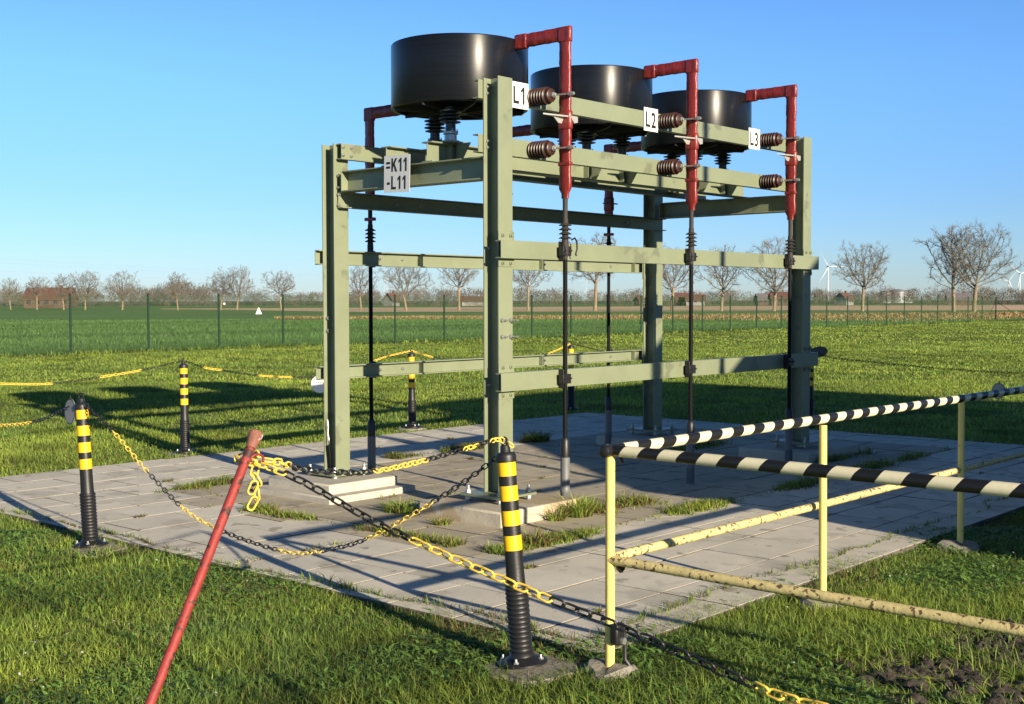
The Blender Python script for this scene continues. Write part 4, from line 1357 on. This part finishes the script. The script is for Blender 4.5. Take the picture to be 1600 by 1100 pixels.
# ------------------------------------------------------------------ unseen casters added outside the frame for the shade on paving and rails
sh = thing('shade_house', 'brick house added outside the view to shade the right of the paving', 'building', (0, 0, 0))  # unseen house, its roofline shaped to the shade on the paving
MB().box(-.05, 11, -11.6, -8, -.1, 2.2).build('wall', M['brickred'], sh, smooth=False)
MB().add([(-.3, -11.8, 2.08), (11.3, -11.8, 2.08), (11.3, -7.8, 2.08), (-.3, -7.8, 2.08), (2.6, -9.8, 4.85), (9.6, -9.8, 4.85)],
         [(0, 3, 2, 1), (0, 1, 5, 4), (3, 4, 5, 2), (0, 4, 3), (1, 2, 5)]).build('roof', M['darktiles'], sh, smooth=False)
MB().box(3.0, 4.2, -7.99, -7.95, 0, 2.0).build('door', M['steel'], sh, smooth=False)
for x in (1.2, 6.5, 8.2):
    MB().box(x - .5, x + .5, -7.99, -7.95, 1.0, 1.8).build('window', M['pane'], sh, smooth=False)

pt = thing('post_insulator', 'post insulator of the next bay outside the view', 'insulator', (.05, -7.45, 0))
MB().tube([(0, 0, -.05), (0, 0, 2.72)], .045, 12).build('post', M['galv'], pt)
pr = [(.07, 2.72), (.07, 2.76)]
for k in range(8): pr += [(.055, 2.78 + .06 * k), (.095, 2.80 + .06 * k), (.095, 2.81 + .06 * k), (.055, 2.83 + .06 * k)]
MB().lathe(pr + [(.06, 3.30), (.06, 3.36)], n=20).build('insulator', M['porcelain'], pt)
lm = thing('shade_rod', 'slim rod added outside the view to shade bands of the rails', 'rod', (1.1, -7.5, 0))  # unseen rod added for the narrow shadow bands on the rails
MB().tube([(0, 0, -.05), (0, 0, 3.0)], .05, 10).build('lower_tube', M['galv'], lm)
MB().tube([(0, 0, 3.0), (0, 0, 5.75)], .042, 10).build('upper_tube', M['galv'], lm)

#GRASS
# ------------------------------------------------------------------ grass, weeds, daisies, clods
g = np.random.default_rng(11)
def blades(P, h, w, lean, az, tint, seg):
    """P (n,3) roots -> triangles of bent tapering blades"""
    n = len(P)
    dx, dy = np.cos(az), np.sin(az)
    tw = g.uniform(-.9, .9, n)
    sx, sy = -np.sin(az + tw), np.cos(az + tw)
    L, Tn = [], []
    ts = np.linspace(0, 1, seg + 1)
    for t in ts[:-1]:
        c = P + np.stack([dx * lean * h * t * t, dy * lean * h * t * t, h * (t - .28 * lean * t * t)], 1)
        ww = w * (1 - .55 * t) * .5
        o = np.stack([sx * ww, sy * ww, np.zeros(n)], 1)
        L += [c - o, c + o]
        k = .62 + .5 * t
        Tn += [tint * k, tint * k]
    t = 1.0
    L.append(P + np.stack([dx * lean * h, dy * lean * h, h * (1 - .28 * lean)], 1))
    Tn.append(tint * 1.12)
    V = np.stack(L, 1).reshape(-1, 3)
    T = np.stack(Tn, 1).reshape(-1, 3)
    m = 2 * seg + 1
    f = []
    for i in range(seg - 1):
        f += [(2 * i, 2 * i + 1, 2 * i + 3), (2 * i, 2 * i + 3, 2 * i + 2)]
    f.append((2 * seg - 2, 2 * seg - 1, 2 * seg))
    f = np.array(f)
    F = (np.arange(n) * m)[:, None, None] + f[None]
    return V, F.reshape(-1, 3), T
class Acc:
    def __init__(s): s.V, s.F, s.T, s.n = [], [], [], 0
    def add(s, V, F, T):
        s.V.append(V); s.F.append(F + s.n); s.T.append(T); s.n += len(V)
    def build(s, name, m): return raw_mesh(name, np.vstack(s.V), np.vstack(s.F), np.vstack(s.T), m)
def edge(u, v):
    """signed distance into the paving, roughened so that turf creeps over the edge"""
    rough = .16 * vnoise(u * 2.3, v * 2.3, 2) ** 1.5 + .06 * vnoise(u * 9, v * 9, 5)
    a = u - PU0 - (.0 + rough)
    b = v - PV0 - (.14 + rough)
    c = np.minimum(PU1 - u, PV1 - v) - (.02 + .05 * vnoise(u * 4, v * 4, 5))
    return np.minimum(np.minimum(a, b), c)
OBST = [(-2.84, -2.80, .145), (-2.735, 1.20, .15), (-2.675, -3.10, .09), (-.89, -3.21, .09), (1.16, -3.155, .10), (.685, 5.25, .13), (4.18, 5.32, .13)]
def mud(u, v):
    """bare muddy patch at the lower right"""
    nz = .9 * (vnoise(u * 3, v * 3, 8) - .5) + .5 * (vnoise(u * 9, v * 9, 9) - .5)
    d = np.minimum(np.sqrt(((u + 1.0) / .80) ** 2 + ((v + 4.5) / .55) ** 2), np.sqrt(((u + 1.95) / .55) ** 2 + ((v + 4.75) / .45) ** 2)) + nz
    d = np.minimum(d, np.sqrt(((u + 1.75) / .55) ** 2 + ((v + 4.2) / .34) ** 2) + nz)
    return np.clip(1.25 - d, 0, 1)
def palette(n, u, v, fresh):
    a = np.array([.43, .52, .085]); b = np.array([.29, .41, .070]); c = np.array([.18, .29, .075]); s = np.array([.30, .235, .11])
    k = np.clip(vnoise(u * .9, v * .9, 1) * .6 + vnoise(u * 4, v * 4, 7) * .5 - .05 + g.normal(0, .2, n), 0, 1)[:, None]
    t = np.where(k < .5, c + (b - c) * k * 2, b + (a - b) * (k - .5) * 2)
    dry = g.random(n) < (.05 + .16 * np.clip(vnoise(u * 1.6, v * 1.6, 6) - .55, 0, 1) * 2)
    t[dry] = s * g.uniform(.6, 1.1, (dry.sum(), 1))
    big = .78 + .44 * vnoise(u * .35, v * .35, 41)
    tus = 1 - .45 * np.clip((vnoise(u * 1.3, v * 1.3, 43) - .66) * 5, 0, 1)
    return t * g.uniform(.75, 1.25, (n, 1)) * fresh * (big * tus)[:, None]
A = Acc()
ORG = np.array([CAM.x - FW.x * 1.0, CAM.y - FW.y * 1.0])
def band(d0, d1, dens, hgt, wid, seg, half=.60):
    area = half * (d1 * d1 - d0 * d0)
    n = int(area * dens)
    dep = np.sqrt(g.uniform(d0 * d0, d1 * d1, n))
    lat = g.uniform(-half, half, n) * (dep + 1.0)
    u = CAM.x + FW.x * dep + RT.x * lat
    v = CAM.y + FW.y * dep + RT.y * lat
    keep = (edge(u, v) < 0) & (v < 30.1) & (u < 91.3 + (30.2 - v) * .338)
    for (a, b, r) in OBST: keep &= ((u - a) ** 2 + (v - b) ** 2 > r * r)
    md = mud(u, v)
    keep &= g.random(n) > md * .85
    keep &= g.random(n) < .45 + .9 * vnoise(u * 2.2, v * 2.2, 4)
    u, v, md = u[keep], v[keep], md[keep]
    n = len(u)
    hh = hgt * g.uniform(.45, 1.25, n) * (.55 + .9 * vnoise(u * 1.4, v * 1.4, 3))
    e = edge(u, v)
    hh *= np.where(e > -.14, .75 + .25 * g.random(n), 1)
    hh *= np.where((v > 29.7), 2.2, 1)
    ln = np.abs(g.normal(.85, .45, n))
    az = g.uniform(0, 2 * np.pi, n)
    t = palette(n, u, v, 1.0)
    z = np.where(e > -.03, .0, -.035)
    dr = np.clip(1 - np.abs(e + .22) / .38, 0, 1) * np.clip(vnoise(u * 1.9, v * 1.9, 71) * 2.6 - 1.0, 0, 1) * (v < 1.0)
    t = np.where((g.random(n) < dr * .75)[:, None], np.array([.34, .25, .12]) * g.uniform(.5, 1.1, (n, 1)), t)
    t = np.where((e > -.10)[:, None] & (g.random(n) < .16)[:, None], np.array([.23, .165, .08]) * g.uniform(.5, 1, (n, 1)), t)
    P = np.stack([u, v, z - .004], 1)
    A.add(*blades(P, hh, wid * g.uniform(.6, 1.3, n), ln, az, t, seg))
def leaves(d0, d1, dens, size, half):
    """low broad leaves (clover, daisies) lying between the blades"""
    n = int(half * (d1 * d1 - d0 * d0) * dens)
    dep = np.sqrt(g.uniform(d0 * d0, d1 * d1, n))
    lat = g.uniform(-half, half, n) * (dep + 1.0)
    u = CAM.x + FW.x * dep + RT.x * lat; v = CAM.y + FW.y * dep + RT.y * lat
    k = (edge(u, v) < -.03) & (mud(u, v) < .3) & (g.random(n) < np.clip(vnoise(u * 1.7, v * 1.7, 61) * 2.2 - .75, .02, 1))
    for (a, b, r) in OBST: k &= ((u - a) ** 2 + (v - b) ** 2 > r * r)
    u, v = u[k], v[k]; n = len(u)
    tt = np.array([.19, .34, .075]) * g.uniform(.6, 1.35, (n, 1))
    A.add(*blades(np.stack([u, v, np.full(n, -.03) + g.uniform(0, .03, n)], 1), size * g.uniform(.7, 1.6, n), size * g.uniform(.5, .9, n), g.uniform(1.6, 2.4, n), g.uniform(0, 6.28, n), tt, 2))
leaves(2.3, 5, 5200, .020, .6)
leaves(5, 9, 3200, .024, .55)
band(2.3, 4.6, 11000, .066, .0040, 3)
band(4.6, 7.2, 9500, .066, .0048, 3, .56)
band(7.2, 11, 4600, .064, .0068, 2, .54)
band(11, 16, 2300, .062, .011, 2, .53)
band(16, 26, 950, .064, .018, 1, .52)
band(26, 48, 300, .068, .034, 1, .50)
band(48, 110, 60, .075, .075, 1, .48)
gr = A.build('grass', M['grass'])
tag(gr, 'thick uneven lawn grass with straw coloured blades', 'grass', kind='stuff')
# young crop blades just behind the fence and dry stubs in the stubble strip
A = Acc()
n = 260000
u = g.uniform(0, 130, n); v = 30.4 + 95 * g.random(n) ** 1.7
tt = np.array([.135, .250, .070]) * g.uniform(.75, 1.25, (n, 1)) * (.62 + .6 * vnoise(u * .06, v * .5, 31))[:, None]
kp = v < 30.4 + (113 - u) * .95
u, v, tt = u[kp], v[kp], tt[kp]; n = len(u)
A.add(*blades(np.stack([u, v, np.full(n, -.01)], 1), g.uniform(.10, .20, n), .032 + .0011 * (v - 30), g.uniform(.1, .8, n), g.uniform(0, 6.28, n), tt, 1))
tag(A.build('crop_blades', M['grass']), 'rows of young green crop beyond the wire fence', 'crop', kind='stuff')
A = Acc()
n = 26000
q = g.random((n, 2))
lo = 88 + 2 * q[:, 0]
px = g.uniform(430, 1720, n)
y0 = np.interp(px, [430, 1000, 1400, 1720], [496.8, 493.7, 490.8, 489.2]); y1 = np.interp(px, [430, 1000, 1400, 1720], [498, 501, 505.6, 506.8])
yy = y1 + (y0 - y1) * q[:, 1] ** .7
dep = 1.65 * 1947.3 / (yy - 469.7)
lat = (px - 800) / 1947.3 * dep
u = CAM.x + FW.x * dep + RT.x * lat; v = CAM.y + FW.y * dep + RT.y * lat
kp = v > 30.6
u, v = u[kp], v[kp]; n = len(u)
tt = np.where((g.random(n) < .62)[:, None], np.array([.50, .37, .17]) * g.uniform(.6, 1.15, (n, 1)), np.array([.22, .11, .05]) * g.uniform(.6, 1.2, (n, 1)))
A.add(*blades(np.stack([u, v, np.zeros(n)], 1), g.uniform(.12, .32, n), g.uniform(.06, .16, n), g.uniform(.1, 1.2, n), g.uniform(0, 6.28, n), tt, 1))
tag(A.build('stubble', M['stub']), 'pale dry maize stubble in the strip behind the fence', 'stubble', kind='stuff')
# weeds in the paving joints
A = Acc()
def strip(a, b, n, wd, h, dry):
    t = g.random(n)
    cl = vnoise(t * np.hypot(b[0] - a[0], b[1] - a[1]) * 3.2, np.full(n, a[0] * 3 + a[1]), 12)
    k = g.random(n) < np.clip(cl * 2.1 - .55, .03, 1)
    t = t[k]; n = len(t)
    cl = cl[k]
    d = np.array([b[0] - a[0], b[1] - a[1]]); d = d / np.linalg.norm(d)
    off = g.normal(0, wd, n) * (.3 + cl)
    u = a[0] + (b[0] - a[0]) * t - d[1] * off; v = a[1] + (b[1] - a[1]) * t + d[0] * off
    tt = palette(n, u, v, .9)
    dr = g.random(n) < dry
    tt[dr] = np.array([.27, .17, .075]) * g.uniform(.5, 1.1, (dr.sum(), 1))
    A.add(*blades(np.stack([u, v, np.full(n, -.004)], 1), h * g.uniform(.4, 1.3, n) * (.4 + cl), g.uniform(.006, .012, n), np.abs(g.normal(.9, .4, n)), g.uniform(0, 6.28, n), tt, 2))
strip((-1.15, -1.0), (1.0, -1.0), 6200, .065, .055, .15)
strip((1.0, -1.0), (3.0, -1.02), 4000, .06, .055, .15)
strip((3.0, -1.02), (6.3, -.95), 2400, .05, .085, .2)
strip((-1.1, -.65), (-1.1, 1.65), 2400, .05, .07, .25)
strip((-1.1, .85), (-1.2, 1.65), 2600, .07, .08, .2)
strip((-1.15, 2.95), (-.35, 2.97), 3000, .06, .085, .15)
strip((-.9, 2.35), (-.7, 2.9), 500, .05, .06, .4)
strip((1.75, 3.12), (4.2, 3.06), 3600, .06, .085, .45)
strip((.52, -.45), (1.3, -.5), 1600, .10, .08, .55)
strip((.51, -.4), (.52, .4), 400, .03, .07, .3)
strip((4.25, -.42), (5.5, -.42), 700, .05, .10, .3)
strip((4.2, 1.2), (5.3, 1.3), 500, .06, .07, .3)
strip((-.55, 1.36), (.1, 1.22), 240, .03, .05, .3)
strip((-2.4, .02), (-1.15, .0), 160, .02, .04, .4)
for k in range(46):      # stray sprigs at slab corners
    a = (-2.5 + .6 * g.integers(1, 14), -2.92 + .49 * g.integers(1, 15))
    if a[1] < 4.8: strip((a[0] - .05, a[1]), (a[0] + .06, a[1] + .01), 26, .012, .035, .5)
tag(A.build('weeds', M['grass']), 'grassy weeds growing in the joints of the paving', 'weeds', kind='stuff')
def tuft(u, v, n, r, h, label, dry=.15, z=-.003):
    B = Acc()
    a = g.uniform(0, 6.28, n); rr = r * np.sqrt(g.random(n)) * .5
    x, y = rr * np.cos(a), rr * np.sin(a)
    tt = palette(n, x + u, y + v, .95)
    dr = g.random(n) < dry
    tt[dr] = np.array([.28, .19, .08]) * g.uniform(.6, 1.1, (dr.sum(), 1))
    B.add(*blades(np.stack([x, y, np.zeros(n)], 1), h * g.uniform(.5, 1.25, n), g.uniform(.006, .013, n), np.abs(g.normal(.95, .4, n)), a + g.normal(0, .7, n), tt, 3))
    o = B.build('grass_tuft', M['grass'])
    o.location = (u, v, z)
    tag(o, label, 'grass tuft', 'grass tufts on the paving')
tuft(.36, -.50, 330, .22, .17, 'spiky green grass tuft at the right end of the front footing')
tuft(.10, -.50, 110, .14, .12, 'thin grass tuft against the bright side of the front footing', .3)
tuft(-.42, .66, 280, .24, .11, 'green grass tuft in the shade between the two front footings')
tuft(-.60, .02, 90, .14, .07, 'small yellowish tuft before the grey side of the front footing', .4)
tuft(4.0, 3.02, 300, .26, .15, 'grass tuft on the paving seen just right of the front column')
tuft(-.72, -1.0, 160, .24, .13, 'dry brownish tuft left of the foreground bollard', .75)
# daisies in the lawn
B = Acc()
dep = g.uniform(3.6, 9.5, 900); lat = g.uniform(-.5, .45, 900) * dep
u = CAM.x + FW.x * dep + RT.x * lat; v = CAM.y + FW.y * dep + RT.y * lat
k = (edge(u, v) < -.05) & (mud(u, v) < .1) & (vnoise(u * 1.1, v * 1.1, 21) > .42)
u, v = u[k], v[k]; n = len(u)
r = g.uniform(.0035, .0065, n); z = g.uniform(.01, .055, n)
vs, fs = [], []
for i in range(n):
    b = len(vs)
    tx, ty = g.normal(0, .35), g.normal(0, .35)
    vs.append((u[i], v[i], z[i] + .002))
    for q in range(6):
        a = q * math.pi / 3
        vs.append((u[i] + r[i] * math.cos(a), v[i] + r[i] * math.sin(a), z[i] + r[i] * (math.cos(a) * tx + math.sin(a) * ty)))
    fs += [(b, b + 1 + q, b + 1 + (q + 1) % 6) for q in range(6)]
tag(raw_mesh('daisies', np.array(vs), np.array(fs), np.full((len(vs), 3), .72), M['grass']), 'tiny white daisies scattered in the lawn', 'flowers', kind='stuff')
gx, gy = np.meshgrid(np.linspace(-2.6, .7, 240), np.linspace(-5.6, -3.4, 170), indexing='ij')
mm = mud(gx, gy)
gz = -.048 + .018 * np.clip(mm * 1.5, 0, 1) + np.where(mm > .05, .034, .01) * (vnoise(gx * 11, gy * 11, 51) - .5) + np.where(mm > .05, .030, 0) * (vnoise(gx * 31, gy * 31, 52) - .5) + np.where(mm > .05, .016, 0) * (vnoise(gx * 60, gy * 60, 53) - .5)
idx = np.arange(240 * 170).reshape(240, 170)
Fq = np.stack([idx[:-1, :-1], idx[1:, :-1], idx[1:, 1:], idx[:-1, 1:]], -1).reshape(-1, 4)
tag(raw_mesh('mud', np.stack([gx, gy, gz], -1).reshape(-1, 3), Fq, None, M['clod']), 'bare dark earth at the lower right', 'ground', kind='structure')
# soil clods and dead leaves on the muddy patch
mb = MB()
r_ = random.Random(3)
for i in range(1100):
    x, y = r_.uniform(-2.4, .6), r_.uniform(-5.4, -3.5)
    if r_.random() > mud(np.array([x]), np.array([y]))[0] * 1.1: continue
    s_ = .006 + .026 * r_.random() ** 2.4
    n = 6
    vs = []
    for (sc, zz) in ((1, -.3), (1.05, .25), (.6, .75)):
        for k in range(n):
            a = 2 * math.pi * k / n
            q = s_ * sc * r_.uniform(.65, 1.3)
            vs.append((x + q * math.cos(a), y + q * math.sin(a) * .8, s_ * zz * r_.uniform(.6, 1.1) - .034))
    mb.add(vs, [(j * n + k, j * n + (k + 1) % n, (j + 1) * n + (k + 1) % n, (j + 1) * n + k) for j in range(2) for k in range(n)] + [[2 * n + k for k in range(n)]])
tag(mb.build('soil_clods', M['clod'], None, smooth=False), 'dark soil clods on the bare patch at the lower right', 'soil', kind='stuff')
